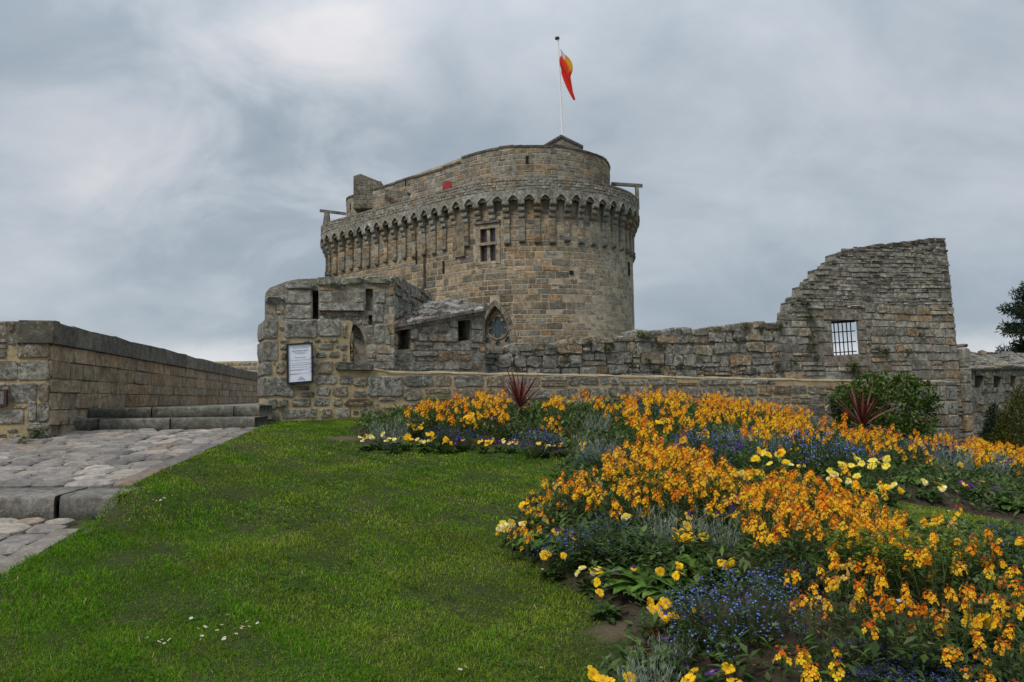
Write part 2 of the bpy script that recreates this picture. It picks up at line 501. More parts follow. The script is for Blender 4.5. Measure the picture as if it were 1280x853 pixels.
M['ashlar'] = stone_mat('parapet_stone', 1.3, .35, .35, .06, .6, .8, .35)
M['grey'] = stone_mat('lichened_stone', 1.6, .9, .68, .15, 1.0, 1.2, .15)
M['gable'] = stone_mat('ruin_stone', 1.5, .60, .50, .06, 1.0, 1.15, .12)
M['tower'] = stone_mat('tower_stone', .6, .12, .35, 0, .8, .9, .2)
M['parapet'] = stone_mat('machicolation_stone', .75, .5, .5, 0, .9, 1.0, .12)
M['paver'] = stone_mat('paver_stone', 2.0, .15, .30, .06, .5, .6, .08)
M['step'] = stone_mat('step_stone', 2.2, .25, .45, .25, .6, .9, .1)
M['mortar'] = mortar_mat('golden_mortar', (.47, .36, .205), 2.2, .5, .12)
M['mortar_grey'] = mortar_mat('grey_mortar', (.25, .225, .18), 1.5, .5, .7)
M['mortar_tower'] = mortar_mat('tower_mortar', (.46, .385, .28), .55, .45, .15)
M['mortar_dirt'] = mortar_mat('joint_soil', (.065, .072, .03), 3.0, .4)
M['soil'] = mortar_mat('bed_soil', (.055, .040, .028), 6.0, .3)
M['iron'] = plain_mat('black_iron', (.015, .015, .016), .5, .4)
M['hole_shade'] = plain_mat('painted_hole_shade', (.02, .019, .017), .9, .1)  # near-black colour in place of the shade inside holes
M['leaf'] = tint_mat('leaves', .65, .3, .12, .25, 25)
M['petal'] = tint_mat('petals', .7, .28, .06, .12, 60)
M['grass'] = tint_mat('grass_blades', .65, .32, .06, .22, 2.0)
M['wood'] = tint_mat('bark', .85, 0, .15, .35, 8, .5)

# ================================================================== GROUND
# border between paving and lawn; the lawn is drawn up to the paving there
Z_LOW = at(80, 646, 5.4).z                        # foot of the lower step
Z_STEP = at(70, 620, 5.4).z                       # its top
Z_FOOT = at(200, 537, 10.0).z                     # foot of the two upper steps
Z_TOP = at(200, 509, 10.5).z
def path_lo(y): return Z_LOW + (y - 5.4) * .085
def path_hi(y): return Z_STEP - .01 + (y - 5.4) * (Z_FOOT - Z_STEP) / 4.6
_A1, _A2 = at(322, 538, 9.9), Vector((at(2, 716, 4.05).x, 4.05))
def _ex(y): return _A2.x + (_A1.x - _A2.x) * (y - _A2.y) / (_A1.y - _A2.y)
_G0 = Gn
def Gn(x, y):
    x = np.asarray(x, float); y = np.asarray(y, float); g = _G0(x, y)
    w_ = np.clip((y - 4.75) / .9, 0, 1); w_ = w_ * w_ * (3 - 2 * w_)
    pz = path_lo(np.minimum(y, 5.6)) * (1 - w_) + path_hi(np.clip(y, 5.3, 10)) * w_ + .025
    k = np.exp(-(np.clip(x - _ex(y), 0, 9) / .9) ** 1.5) * np.clip((11.6 - y) / 1.2, 0, 1)
    return g + (pz - g) * k
EA, EB = (_A1.x, _A1.y), (_A2.x, _A2.y)
def edge_x(y): return EB[0] + (EA[0] - EB[0]) * (y - EB[1]) / (EA[1] - EB[1])
BED = [hit(*p) for p in ((442,536),(448,556),(540,557),(640,559),(690,566),(716,580),(710,590),(690,608),(655,635),(634,656),(640,680),(688,718),
       (750,757),(782,795),(768,830),(742,853),(720,900))]
BED += [(3.2, 1.5), (5.2, 2.2), hit(1330, 715), hit(1280, 706), hit(1180, 692), hit(1100, 664), hit(1050, 630), hit(1120, 627), hit(1185, 637), hit(1262, 653), hit(1330, 668),
        (12.0, 9.0), (13.0, 17.6), (9.2, 16.6), (-1.9, 11.7)]
def bed_sd(x, y):
    return np.where(in_poly(x, y, BED), 1, -1) * poly_dist(x, y, BED)
def bed_z(x, y):
    sd = bed_sd(x, y)
    return Gn(x, y) - .02 + np.clip(sd * .6, -.06, .035) + 0.10 * np.clip((sd - .04) / 0.7, 0, 1) ** .8
def grid_obj(name, xs, ys, zf, mat, keep=None, tint=(1, 1, 1)):
    X, Y = np.meshgrid(xs, ys) if np.ndim(xs) == 1 else (xs, ys)
    Z = zf(X, Y); nr, nc = X.shape
    V = np.stack([X, Y, Z], -1).reshape(-1, 3)
    i = np.arange(nr * nc).reshape(nr, nc)
    q = np.stack([i[:-1, :-1], i[:-1, 1:], i[1:, 1:], i[1:, :-1]], -1).reshape(-1, 4)
    if keep is not None:
        cx, cy = V[q].mean(1)[:, 0], V[q].mean(1)[:, 1]
        q = q[keep(cx, cy)]
    T = np.concatenate([q[:, [0, 1, 2]], q[:, [0, 2, 3]]])
    used, inv = np.unique(T, return_inverse=True)
    me = np_mesh(name, V[used], inv.reshape(-1, 3), mat, np.tile(tint, (len(used), 1)), True)
    o = bpy.data.objects.new(name, me); col.objects.link(o); return o
mt = new_mat('lawn_soil'); t = NT(mt)
c = t.mix(t.ramp(t.noise(1.2, 5, .6), .4, .62), (.038, .058, .012), (.062, .068, .022))
c = t.mix(t.ramp(t.noise(40, 4, .7), .35, .7), c, (.022, .030, .008))
for (px_, py_, r_) in ((768, 790, .11), (430, 548, .2), (716, 590, .08)):            # trodden bare patches
    x_, y_ = hit(px_, py_); dn = t.node('ShaderNodeVectorMath', operation='DISTANCE'); t.link(t.pos(), dn.inputs[0]); dn.inputs[1].default_value = (x_, y_, G(x_, y_))
    f_ = t.ramp(t.math('ADD', dn.outputs['Value'], t.math('MULTIPLY', t.noise(9, 4, .6), .22)), r_ * .8 + .06, r_ * 1.5 + .10, 1, 0)
    c = t.mix(f_, c, t.mix(t.noise(50, 4, .7), (.075, .058, .036), (.135, .105, .066)))
t.out(c, .95, t.bump(t.noise(60, 4, .7), .8, .02), .1); M['lawn'] = mt
xs = np.r_[-2500, -600, -150, -60, -30, np.arange(-16, 20, 2), 30, 60, 150, 600, 2500].astype(float)
ys = np.r_[-2500, -500, -100, -20, np.arange(-4, 22, 1.5), 26, 34, 60, 120, 500, 2500].astype(float)
def far_z(x, y):
    w_ = np.clip((y - 15) / 6, 0, 1)
    return (Gn(x, y) - .35) * (1 - w_) - 1.6 * w_
tag(grid_obj('ground', xs, ys, far_z, M['lawn']), kind='structure')
ys = np.linspace(0.6, 18.4, 150); tt = np.r_[np.linspace(0, 13, 150), 14.5, 17]
YY, TT = np.meshgrid(ys, tt, indexing='ij')
XX = np.vectorize(edge_x)(YY) + 0.10 + TT
tag(grid_obj('lawn', XX, YY, lambda x, y: Gn(x, y) + .006 * np.sin(x * 5.1) * np.cos(y * 4.3), M['lawn']), kind='structure')
bx0, bx1, by0, by1 = min(p[0] for p in BED), max(p[0] for p in BED), min(p[1] for p in BED), max(p[1] for p in BED)
tag(grid_obj('flower_bed', np.arange(bx0 - .2, bx1, .065), np.arange(by0, by1, .065),
     lambda x, y: bed_z(x, y) + .014 * np.sin(x * 23 + np.sin(y * 17) * 2) * np.cos(y * 27), M['soil'], lambda x, y: bed_sd(x, y) > -.11), kind='structure')

# ---- paved path, its edging, steps
def wall_x(y): return -.204 * y - 3.72
mb = MB()
def strip(mb, y0, y1, zf, n=8, right=None, dz=-.03):
    for i in range(n):
        a, b = y0 + (y1 - y0) * i / n, y0 + (y1 - y0) * (i + 1) / n
        L = lambda y: -.8 * y - 2.5
        r_ = right or (lambda y: edge_x(y) + .02)
        mb.add([(L(a), a, zf(a) + dz), (r_(a), a, zf(a) + dz), (r_(b), b, zf(b) + dz), (L(b), b, zf(b) + dz)], [(0, 1, 2, 3)])
strip(mb, 0.5, 5.45, path_lo); strip(mb, 5.45, 10.1, path_hi)
path = mb.build('path', M['mortar_dirt']); tag(path, kind='structure')
class Horizontal:
    def __init__(s, zf): s.zf = zf
    def P(s, u, v, d): return Vector((u, v, s.zf(v) + d))
def paver_tint():
    r = random.random()
    b = (.275, .245, .218) if r < .45 else (.22, .198, .18) if r < .7 else (.31, .27, .225) if r < .9 else (.31, .235, .18)
    k = random.uniform(.7, 1.2); return tuple(x * k for x in b)
for zf, y0, y1 in ((path_lo, 2.6, 5.36), (path_hi, 5.84, 9.98)):
    st = Stones(Horizontal(zf), M['paver'], path, 145 if zf is path_lo else 290, 'paving_stone')
    y = y0
    while y < y1 - .08:
        D = random.uniform(.19, .29)
        D = min(D, y1 - y)
        if y1 - y - D < .1: D = y1 - y
        x = edge_x(y) - .16
        lo = max(-.70 * y - .5, wall_x(y) + .1 if y > 9 else -99)
        x -= random.uniform(0, .05)
        while x > lo:
            W = random.uniform(.19, .36)
            sh = .05 * math.sin(x * 2.3 + y)
            st.add(quadstone(x - W + .014, x - .012, y + .018 + sh * .3, y + D - .018 + sh * .3, .014, .03), random.uniform(.010, .028), paver_tint(), .03, -.05, .15, .3)
            x -= W
        y += D
    st.build()
# edging stones along the lawn
ed = Stones(Horizontal(lambda y: max(path_lo(y), path_hi(y) if y > 5.45 else -9)), M['paver'], path, 99, 'edging_stone')
y = 2.7
while y < 9.9:
    L = random.uniform(.5, .95); y2 = min(y + L, 9.95)
    if not (y < 5.42 < y2):
        ed.add([(edge_x(y) - .14, y + .01), (edge_x(y) + .015, y + .01), (edge_x(y2) + .015, y2 - .01), (edge_x(y2) - .14, y2 - .01)], .03, tuple(.8 * k for k in paver_tint()), .02, -.08, .5, .2)
    y = y2
ed.build()
class Slab:
    pass
def slab(mb, x0, x1, y0, y1, z0, z1, bev=.018, tint=(.2, .19, .165), slope=0.0):
    """a worn step slab with rounded top edges"""
    nx = max(2, int((x1 - x0) / .12)); vs, fs = [], []
    prof = [(y0, z0), (y0, z1 - bev * 1.4), (y0 + bev * .4, z1 - bev * .4), (y0 + bev * 1.5, z1), (y1, z1 + slope), (y1, z0)]
    k = len(prof)
    for i in range(nx + 1):
        x = x0 + (x1 - x0) * i / nx
        wob = jit(.006)
        for j, (yy, zz) in enumerate(prof):
            vs.append((x, yy + (wob if 0 < j < 4 else 0), zz + (jit(.004) if j in (1, 2, 3) else 0)))
    for i in range(nx):
        for j in range(k):
            a, b = i * k + j, i * k + (j + 1) % k
            fs.append((a, b, b + k, a + k))
    fs += [tuple(range(k)), tuple(range(nx * k + k - 1, nx * k - 1, -1))]
    mb.add(vs, fs, tint)
low = empty('lower_step', (-3.2, 5.6, Z_LOW), 'single low kerb-like stone step across the paving near the lawn', 'step')
xr = edge_x(5.5) + .05
for a, b in ((-6.6, -4.55), (-4.54, -3.23), (-3.20, xr)):
    mb = MB(); k = random.uniform(.9, 1.1)
    slab(mb, a, b, 5.4 + jit(.012), 5.83, Z_LOW - .1, Z_STEP, .022, (.20 * k, .185 * k, .16 * k), .012); mb.build('step_slab', M['step'], low, True)
d1 = 10.0
for nm, zb, ztop, yf, yb, lab, cuts in (
    ('stone_step', Z_FOOT - .08, Z_TOP - .14, 10.0, 10.55, 'lower of the two wide stone steps beside the sign pier', (88, 124, 213, 319)),
    ('stone_step', Z_TOP - .2, Z_TOP, 10.5, 11.1, 'upper of the two wide stone steps beside the sign pier', (95, 189, 292, 325))):
    s_ = empty(nm, (-4.4, yf, zb), lab, 'step', 'pair of steps at the head of the path')
    for a, b in zip(cuts[:-1], cuts[1:]):
        mb = MB(); k = random.uniform(.85, 1.1)
        slab(mb, at(a, 520, yf).x + .008, at(b, 520, yf).x - .008, yf + jit(.02), yb, zb, ztop + jit(.008), .02, (.15 * k, .145 * k, .115 * k))
        mb.build('step_slab', M['step'], s_, True)
mb = MB()
mb.add([(-14, 11.05, Z_TOP - .02), (-3.3, 11.05, Z_TOP - .02), (-3.3, 40, Z_TOP - .02), (-14, 40, Z_TOP - .02)], [(0, 1, 2, 3)], (.2, .19, .17))
tag(mb.build('upper_path', M['paver']), kind='structure')

# ================================================================== WALLS
def grey_tint(w=1.0):
    r = random.random()
    b = (.285, .265, .218) if r < .5 else (.235, .225, .19) if r < .7 else (.295, .245, .175) if r < .9 else (.30, .215, .13)
    k = random.uniform(.75, 1.25) * w; return tuple(x * k for x in b)
def sand_tint():
    r = random.random()
    b = (.34, .255, .165) if r < .6 else (.295, .235, .165) if r < .85 else (.36, .24, .14)
    k = random.uniform(.8, 1.15); return tuple(x * k for x in b)

# ---- wall along the path (left)
ZC = at(90, 410, 10.0).z
wa = Vector((wall_x(9.2), 9.2)); wb = Vector((wall_x(31.0), 31.0))
FL = Plane(wa, wb)
lw = empty('path_wall', (wa.x, wa.y, Z_FOOT), 'long brown ashlar wall with dark coping running back along the steps', 'wall')
CH = .27
mb = MB(); mb.prism(FL, [(.06, Z_FOOT - .4), (FL.L, Z_FOOT - .4), (FL.L, ZC - CH), (.06, ZC - CH)], -.6, 0)
mb.build('wall_core', M['mortar_grey'], lw)
st = Stones(FL, M['ashlar'], lw, 200, 'stone')
v = Z_FOOT - .3
while v < ZC - CH - .02:
    H = random.uniform(.17, .24)
    if ZC - CH - v - H < .1: H = ZC - CH - v
    u = -random.uniform(0, .3)
    while u < FL.L:
        W = random.uniform(.4, .95) * (1 + u * .02)
        a, b = max(u, 0.0), min(u + W, FL.L)
        if b - a > .1:
            st.add(quadstone(a + .006, b - .006, v + .006, v + H - .006, .006, .02), random.uniform(.006, .03), sand_tint(), .014, -.05, .7, .3, crown=.003)
        u += W
    v += H
st.build()
cp = Stones(FL, M['ashlar'], lw, 60, 'coping_stone')
u = -.02
while u < FL.L:
    W = random.uniform(.6, 1.1) * (1 + u * .02)
    k = random.uniform(.8, 1.1)
    top = [(u + .008, ZC - CH), (u + W - .008, ZC - CH + jit(.004)), (u + W - .008, ZC + jit(.02)), (u + .008, ZC + jit(.02))]
    cp.add(top, .055, (.165 * k, .152 * k, .122 * k), .02, -.66, .8, .08)
    u += W
cp.build()
# ---- its end, facing the lawn
_e = wa - FL.U.to_2d() * .0; FE = Plane(tuple(_e - FL.N.to_2d() * 2.4), tuple(_e))
ew = empty('wall_end', (wa.x - .4, 9.2, Z_FOOT), 'squared wall end of rubble and golden mortar carrying a small plaque', 'wall')
eu, ev = FE.px(0, 396)
mb = MB(); mb.prism(FE, [(0, .3), (FE.L - .03, .3), (FE.L - .03, ZC - CH + .0), (FE.L - .36, ZC - CH), (FE.L - .37, ZC - .02), (0, ZC - .01)], -.1, 0)
mb.build('wall_core', M['mortar'], ew)
st = Stones(FE, M['rubble'], ew, 99, 'stone')
sx = lambda a: a * 180 / 877; sy = lambda b: 385 + b * 175 / 853
for (x0, y0, x1, y1) in ((-120,85,50,170),(-90,190,48,210),(-60,225,45,248),(-80,262,40,305),(62,88,92,150),(64,190,92,225),(-200,325,110,440),(112,325,300,440),(-160,460,60,575),(62,460,225,575),(230,455,300,570),
       (-60,622,145,708),(75,594,160,613),(45,738,105,757),(-60,770,40,790),(-140,590,20,612),(104,185,300,300),(168,570,225,690),(228,578,300,700),(-220,735,-20,760),(60,770,150,800),(-300,190,-110,310),(-300,85,-140,170),(-300,600,-100,720),(160,700,300,745),(180,750,300,790)):
    a, b = FE.px(sx(x0), sy(y1)), FE.px(sx(x1), sy(y0))
    big = (x1 - x0) * (y1 - y0) > 9000
    st.add(rough(a[0], min(b[0], FE.L + .005), a[1], b[1], .12 if big else .35, .03), random.uniform(.012, .03), grey_tint(1.0), .015, -.04, .7, .3, crown=.003)
st.build()
mesh_k = Stones(FE, M['ashlar'], ew, 9, 'coping_stone')
mesh_k.add([(FE.L - .36, ZC - CH), (FE.L + .05, ZC - CH), (FE.L + .05, ZC + .01), (FE.L - .35, ZC + .015)], .05, (.12, .11, .085), .02, -.12, .7, .06)
mesh_k.build()
pl = empty('plaque', (-6.1, 9.2, 1.2), 'small dark framed plaque on the wall end left of the steps', 'plaque')
a, b = FE.px(-16, 508), FE.px(12, 487)
mb = MB(); mb.box(a[0], b[0], .03, .085, a[1], b[1], (.07, .03, .025), FE); mb.build('frame', tint_mat('plaque_frame', .5, 0, .4, .1), pl)
mb = MB(); mb.box(a[0] + .025, b[0] - .025, .08, .089, a[1] + .025, b[1] - .025, (.16, .15, .145), FE); mb.build('face', tint_mat('plaque_face', .4, 0, .5, .2), pl)
mb = MB()
for i, k in enumerate((.25, .45, .6)): mb.box(a[0] + .06, b[0] - .06, .0895, .0915, a[1] + (b[1] - a[1]) * k, a[1] + (b[1] - a[1]) * k + .012, (.06, .05, .05), FE)
mb.build('lettering', M['iron'], pl)
# ---- low wall far behind
FC = Plane((at(225, 460, 33).x, 33.2), (at(372, 460, 33).x, 32.8))
fw = empty('cross_wall', (-12, 33, 1), 'distant low rubble wall seen past the end of the path', 'wall')
v0, v1 = .6, FC.px(290, 451)[1]
mb = MB(); mb.prism(FC, [(0, v0), (FC.L, v0), (FC.L, v1 - .03), (0, v1 - .03)], -.6, 0); mb.build('wall_core', M['mortar'], fw)
st = Stones(FC, M['gable'], fw, 120, 'stone')
for (a, b, c_, d) in courses(0, FC.L, v0 + .5, v1, (.16, .26), (.25, .55), .06): st.add(rough(a, b, c_, d, .25), .03, grey_tint(1.1), .03)
st.build()

# ---- sign pier and low rubble wall in front of the castle
PA, PB = at(327, 527, 11.0), at(1199, 560, 17.2)
F1 = Plane((PA.x, PA.y), (PB.x, PB.y))
pier = empty('sign_pier', (PA.x + .6, PA.y, .9), 'rubble stone pier with golden mortar carrying the white notice', 'pier')
lowwall = empty('low_wall', (2, 14, .6), 'low rubble wall with golden mortar behind the flower beds', 'wall')
p = F1.px
g0 = .3
def shift(lst): return [p(*q) for q in lst]
out_p = shift([(328,402),(438,401),(442,420),(437,440),(437,458),(440,540)])
base = [(.04, g0), (p(440, 500)[0], g0)]
mb = MB(); mb.prism(F1, [base[0], base[1], p(438, 455), p(437, 425), p(441, 405), p(438, 401), (.04, p(327, 401.5)[1])], -.75, 0)
mb.build('mortar_core', M['mortar'], pier)
zx = lambda a: 320 + .2229 * a; zy = lambda b: 340 + .2227 * b
pst = Stones(F1, M['rubble'], pier, 120, 'stone')
PST = [(25,272,122,375),(160,268,343,370),(347,266,472,365),(35,385,122,498),(38,508,90,582),(110,508,160,570),(38,592,215,700),(45,712,118,775),(128,712,180,752),
  (198,708,305,755),(320,705,410,755),(428,708,480,752),(30,788,130,835),(140,765,340,825),(355,768,430,820),(445,765,525,820),(250,672,328,700),(340,648,418,695),(428,640,515,700),
  (333,585,455,632),(468,585,540,632),(315,500,428,575),(350,402,430,436),(405,372,455,395),(335,450,395,482),(405,450,465,482),(468,405,508,440),(484,290,510,370),(480,455,505,500),
  (325,376,362,395),(130,410,168,437),(135,452,168,492),(130,378,170,398),(225,640,300,664),(345,838,470,870),(150,838,320,872),(30,845,120,880),(436,445,470,480)]
for (x0, y0, x1, y1) in PST:
    a, b = p(zx(x0), zy(y1)), p(zx(x1), zy(y0))
    big = (x1 - x0) * (y1 - y0) > 7500
    tn = (.27, .258, .22) if (x0, y0) in ((38,592),(160,268)) else grey_tint(1.05)
    pst.add(rough(max(a[0] + .004, .012), b[0] - .002, a[1] + .002, b[1] - .002, .12 if big else .32, .06), random.uniform(.01, .024), shade(tn, .85, 1.05), .016, -.74 if x0 < 50 else -.05, .65, .12, crown=.004)
pin = [(p(zx(x0), zy(y1))[0], p(zx(x1), zy(y0))[0], p(zx(x0), zy(y1))[1], p(zx(x1), zy(y0))[1]) for (x0, y0, x1, y1) in PST]
for (c0, c1, d0, d1) in courses(.03, p(436, 500)[0], .85, p(380, 404)[1], (.05, .11), (.06, .2), .03, .01, .2, None, pin):
    if random.random() < .32: pst.add(rough(c0, c1, d0, d1, .4, .08), random.uniform(.004, .02), grey_tint(1.0), .012, -.04, .65, .3)
pst.build()
# the low wall runs on from the pier
cst = p(438, 456)[0]; cap_end = p(484, 456)[0]
top_pts = [p(x, y) for x, y in ((486, 464), (600, 466), (760, 469), (900, 472), (1045, 475))]
u_end = F1.L
def low_top(u):
    if u < cap_end: return p(455, 461)[1]
    for (a, b) in zip(top_pts[:-1], top_pts[1:]):
        if u <= b[0]: return a[1] + (b[1] - a[1]) * (u - a[0]) / (b[0] - a[0])
    return top_pts[-1][1] + (u - top_pts[-1][0]) * -.01
prof = [(u, low_top(u) - .015) for u in np.linspace(cst, u_end, 110)]
mb = MB(); mb.prism(F1, [(cst + .002, -.8), (u_end, -.8)] + prof[::-1], -.5, 0); mb.build('mortar_core', M['mortar'], lowwall)
mb = MB()                                           # mortar flaunching along the top
for (a, b) in zip(prof[:-1], prof[1:]):
    w1 = a[1] + .015 + .014 * math.sin(a[0] * 7.3) * math.sin(a[0] * 2.9); w2 = b[1] + .015 + .014 * math.sin(b[0] * 7.3) * math.sin(b[0] * 2.9)
    mb.add([F1.P(a[0], w1 - .03, .012), F1.P(b[0], w2 - .03, .012), F1.P(b[0], w2, -.06), F1.P(a[0], w1, -.06), F1.P(b[0], w2 + .02, -.3), F1.P(a[0], w1 + .02, -.3), F1.P(b[0], w2 - .02, -.52), F1.P(a[0], w1 - .02, -.52)],
           [(0, 1, 2, 3), (3, 2, 4, 5), (5, 4, 6, 7)])
mb.build('mortar_capping', mortar_mat('pale_mortar', (.38, .30, .19), 2.5, .75, .4), lowwall, True)
lst = Stones(F1, M['rubble'], lowwall, 290, 'stone')
BIG = []
z3x = lambda a: 310 + .2734 * a; z3y = lambda b: 330 + .2734 * b
for (x0, y0, x1, y1) in ((545,515,705,605),(602,655,712,718),(440,615,572,650)):
    a, b = p(z3x(x0), z3y(y1)), p(z3x(x1), z3y(y0)); BIG.append((a[0], b[0], a[1], b[1]))
    lst.add(quadstone(a[0], b[0], a[1], b[1], .015, .03), .03, (.27, .258, .22) if x0 == 545 else (.25, .18, .11), .016, -.05, .65, .3, crown=.004)
a, b = p(zx(440), zy(555)), p(zx(655), zy(510))
lst.add(quadstone(a[0] + .01, b[0], a[1], b[1], .01, .03), .07, (.15, .14, .11), .03, -.5, .6, .2)
ov = overlaps(BIG, .015)
for (row0, rowh, hr) in ((0, 0, (.15, .25)),):
    cells = courses(cst + .03, u_end - 1.35, .0, 2.1, hr, (.17, .56), .034, .012, .2, None, BIG)
    for (c0, c1, d0, d1) in cells:
        cu = (c0 + c1) / 2; tp = low_top(cu) - .035
        if d0 > tp - .07: continue
        if cu < p(665, 500)[0] and d1 < .65: continue
        d1 = min(d1, tp)
        s_ = random.uniform(.9, 1.0); h_ = (d1 - d0)
        lst.add(rough(c0, c1, d0 + h_ * (1 - s_) * random.random(), d1 - h_ * (1 - s_) * random.random(), random.uniform(.22, .45), .09), random.uniform(.008, .03), grey_tint(1.0), .016, -.05, .65, .3, crown=.004)
# big squared blocks at its right end
bx = u_end - 1.32
v = -.6
while v < low_top(u_end) - .05:
    H = random.uniform(.24, .36); H = min(H, low_top(u_end) - .01 - v); u = bx + jit(.1)
    while u < u_end - .05:
        W = random.uniform(.38, .6); b_ = min(u + W, u_end + .03)
        if u_end - b_ < .15: b_ = u_end + .03
        lst.add(rough(u + .02, b_ - .015, v + .015, v + H - .015, .14, .03), random.uniform(.02, .045), grey_tint(1.0), .018, -.05, .65, .2, crown=.004)
        u = b_ + .001
    v += H
lst.build()

# ---- notice on the pier
nt = empty('notice_board', tuple(F1.P(p(374, 454)[0], p(374, 480)[1], .1)), 'white printed notice in a black frame hung crooked on the stone pier', 'sign')
c0, c1, c2, c3 = p(358, 480.5), p(390, 478), p(389.5, 428.5), p(357.5, 430.5)
class Skew:
    """coordinates on the notice: a, b from 0 to 1"""
    def P(s, a, b, d):
        l = Vector(c0) * (1 - a) + Vector(c1) * a; h_ = Vector(c3) * (1 - a) + Vector(c2) * a
        q = l * (1 - b) + h_ * b
        return F1.P(q.x, q.y, d)
SK = Skew()
mb = MB()
for (a, b, c_, d) in ((0, .06, 0, 1), (.94, 1, 0, 1), (.06, .94, 0, .04), (.06, .94, .96, 1)): mb.box(a, b, .02, .095, c_, d, (1, 1, 1), SK)
mb.build('frame', plain_mat('notice_frame', (.012, .014, .022), .35, .5), nt)
mb = MB(); mb.box(.055, .945, .03, .08, .035, .965, (1, 1, 1), SK); mb.build('paper', plain_mat('notice_paper', (.78, .80, .88), .4, .4, 0, .04), nt)
ink = plain_mat('notice_ink', (.22, .23, .30), .6, .2)
def words(mb, y, x0, x1, h, dash):
    x = x0
    while x < x1:
        w_ = random.uniform(*dash); mb.box(x, min(x + w_, x1), .0805, .083, y, y + h, (1, 1, 1), SK); x += w_ + .02
mb = MB()
for (y, a, b, h_) in ((.815, .2, .84, .007), (.80, .2, .84, .006), (.765, .26, .76, .006), (.735, .34, .68, .006), (.635, .3, .74, .010), (.575, .12, .9, .005), (.505, .12, .9, .004), (.455, .1, .88, .008), (.40, .1, .9, .004),
              (.34, .1, .9, .005), (.325, .12, .6, .008), (.245, .1, .9, .004), (.225, .1, .42, .008)): words(mb, y, a, b, h_, (.02, .09))
for y in (.60, .46, .36, .27): mb.box(.885, .92, .0805, .083, y, y + .02, (1, 1, 1), SK)
mb.build('print', ink, nt)
def text_part(body, fr, a0, b0, width, d, mat, parent, name='heading'):
    cu = bpy.data.curves.new(name, 'FONT'); cu.body = body; cu.size = 1; cu.resolution_u = 2
    to = bpy.data.objects.new(name, cu); col.objects.link(to)
    dg = bpy.context.evaluated_depsgraph_get()
    me = bpy.data.meshes.new_from_object(to.evaluated_get(dg))
    col.objects.unlink(to); bpy.data.objects.remove(to); bpy.data.curves.remove(cu)
    xs_ = [v.co.x for v in me.vertices]; s_ = width / (max(xs_) - min(xs_)); m0 = min(xs_)
    for v_ in me.vertices: v_.co = fr.P(a0 + (v_.co.x - m0) * s_, b0 + v_.co.y * s_ * .62, d)
    me.materials.clear(); me.materials.append(mat)
    o = bpy.data.objects.new(name, me); col.objects.link(o); attach(o, parent)
text_part('CHATEAU DE DINAN', SK, .2, .868, .62, .0825, ink, nt)
mb = MB(); mb.add([SK.P(.36, .07, .081), SK.P(.74, .07, .081), SK.P(.56, .155, .081), SK.P(.5, .16, .081)], [(0, 1, 2, 3)]); mb.build('emblem', plain_mat('notice_emblem', (.42, .45, .64), .5, .3), nt)

# ---- curtain wall and ruined gable
QA, QB = at(470, 470, 14.4), at(1200, 480, 17.7)
F2 = Plane((QA.x, QA.y), (QB.x, QB.y)); q = F2.px
gable = empty('ruined_gable', (9, 17.2, 0), 'tall ruined gable wall with a small barred window and stepped edge', 'ruin')
GP = [(979,402),(983,400),(984,389),(987,388),(988,378),(994,376.5),(995,368),(1002,367),(1003,359),(1012,356),(1013,348),(1022,346),(1023,338),(1034,336),(1035,328),(1044,326),(1045,318),(1053,316),(1054,312.5),(1071,309.5),(1110,305),(1150,300.5),(1180,297.5)]
gp = [q(*a) for a in GP]
gr = [q(*a) for a in ((1182,306),(1187,346),(1192,398),(1195,426),(1198,450))]
gu0 = gp[0][0]
hole = [q(*a) for a in ((1042.5,444.5),(1073,442.5),(1070,400),(1039,402))]
gout = [(gu0, -1.0), (gr[-1][0], -1.0)] + gr[::-1] + [(a, b - .03) for a, b in gp[::-1]]
mb = MB(); hb = [(hole[0][0], hole[0][1] - .05), (hole[1][0] + .36, hole[1][1] - .05), (hole[2][0] + .36, hole[2][1]), (hole[3][0], hole[3][1])]
mb.prism(F2, gout, -.38, 0, [hole], holes_back=[hb]); mb.build('mortar_core', M['mortar_grey'], gable)
gx = [a[0] for a in gp]; gy = [a[1] for a in gp]
ry = [a[1] for a in gr[::-1]]; rx = [a[0] for a in gr[::-1]]
def g_right(v): return float(np.interp(v, ry, rx))
def g_top(u): return float(np.interp(u, gx, gy)) if u <= gp[-1][0] else 99
hx0, hx1 = min(h[0] for h in hole), max(h[0] for h in hole); hv0, hv1 = min(h[1] for h in hole), max(h[1] for h in hole)
SUR = [(1029,388,1076,400),(1022,415,1038.5,428),(1030,402,1038,414.5),(1072,400.5,1081,413),(1073,414,1088,426),(1074.5,427,1082,442),(1030,429,1041,445),(1028,446,1084,458)]
gs = Stones(F2, M['gable'], gable, 290, 'stone')
surr = []
for (x0, y0, x1, y1) in SUR:
    a, b = q(x0, y1), q(x1, y0); surr.append((a[0], b[0], a[1], b[1]))
    gs.add(quadstone(a[0], b[0], a[1], b[1], .006, .012), .03, (.235, .205, .16), .015, -.04, .5, .1, prio=9)
GX = surr + [(hx0, hx1, hv0, hv1)]
def g_cells(v0, v1, hr, wr, joint):
    for (c0, c1, d0, d1) in courses(gu0 - .3, gp[-1][0] + .25, v0, v1, hr, wr, joint, .02, .15, None, GX):
        cu = (c0 + c1) / 2
        rr = g_right((d0 + d1) / 2)
        if c0 > rr - .08: continue
        if c1 > rr - .12: c1 = rr + jit(.012)
        tl = g_top(max(c0, gu0))
        if c1 < gu0 + .02 or (d1 > max(g_top(cu), 0) + .02 and cu < gp[-1][0]): continue
        if d0 > gp[-1][1] - .05: continue
        yield c0, c1, d0, d1
zm = q(1100, 385)[1]
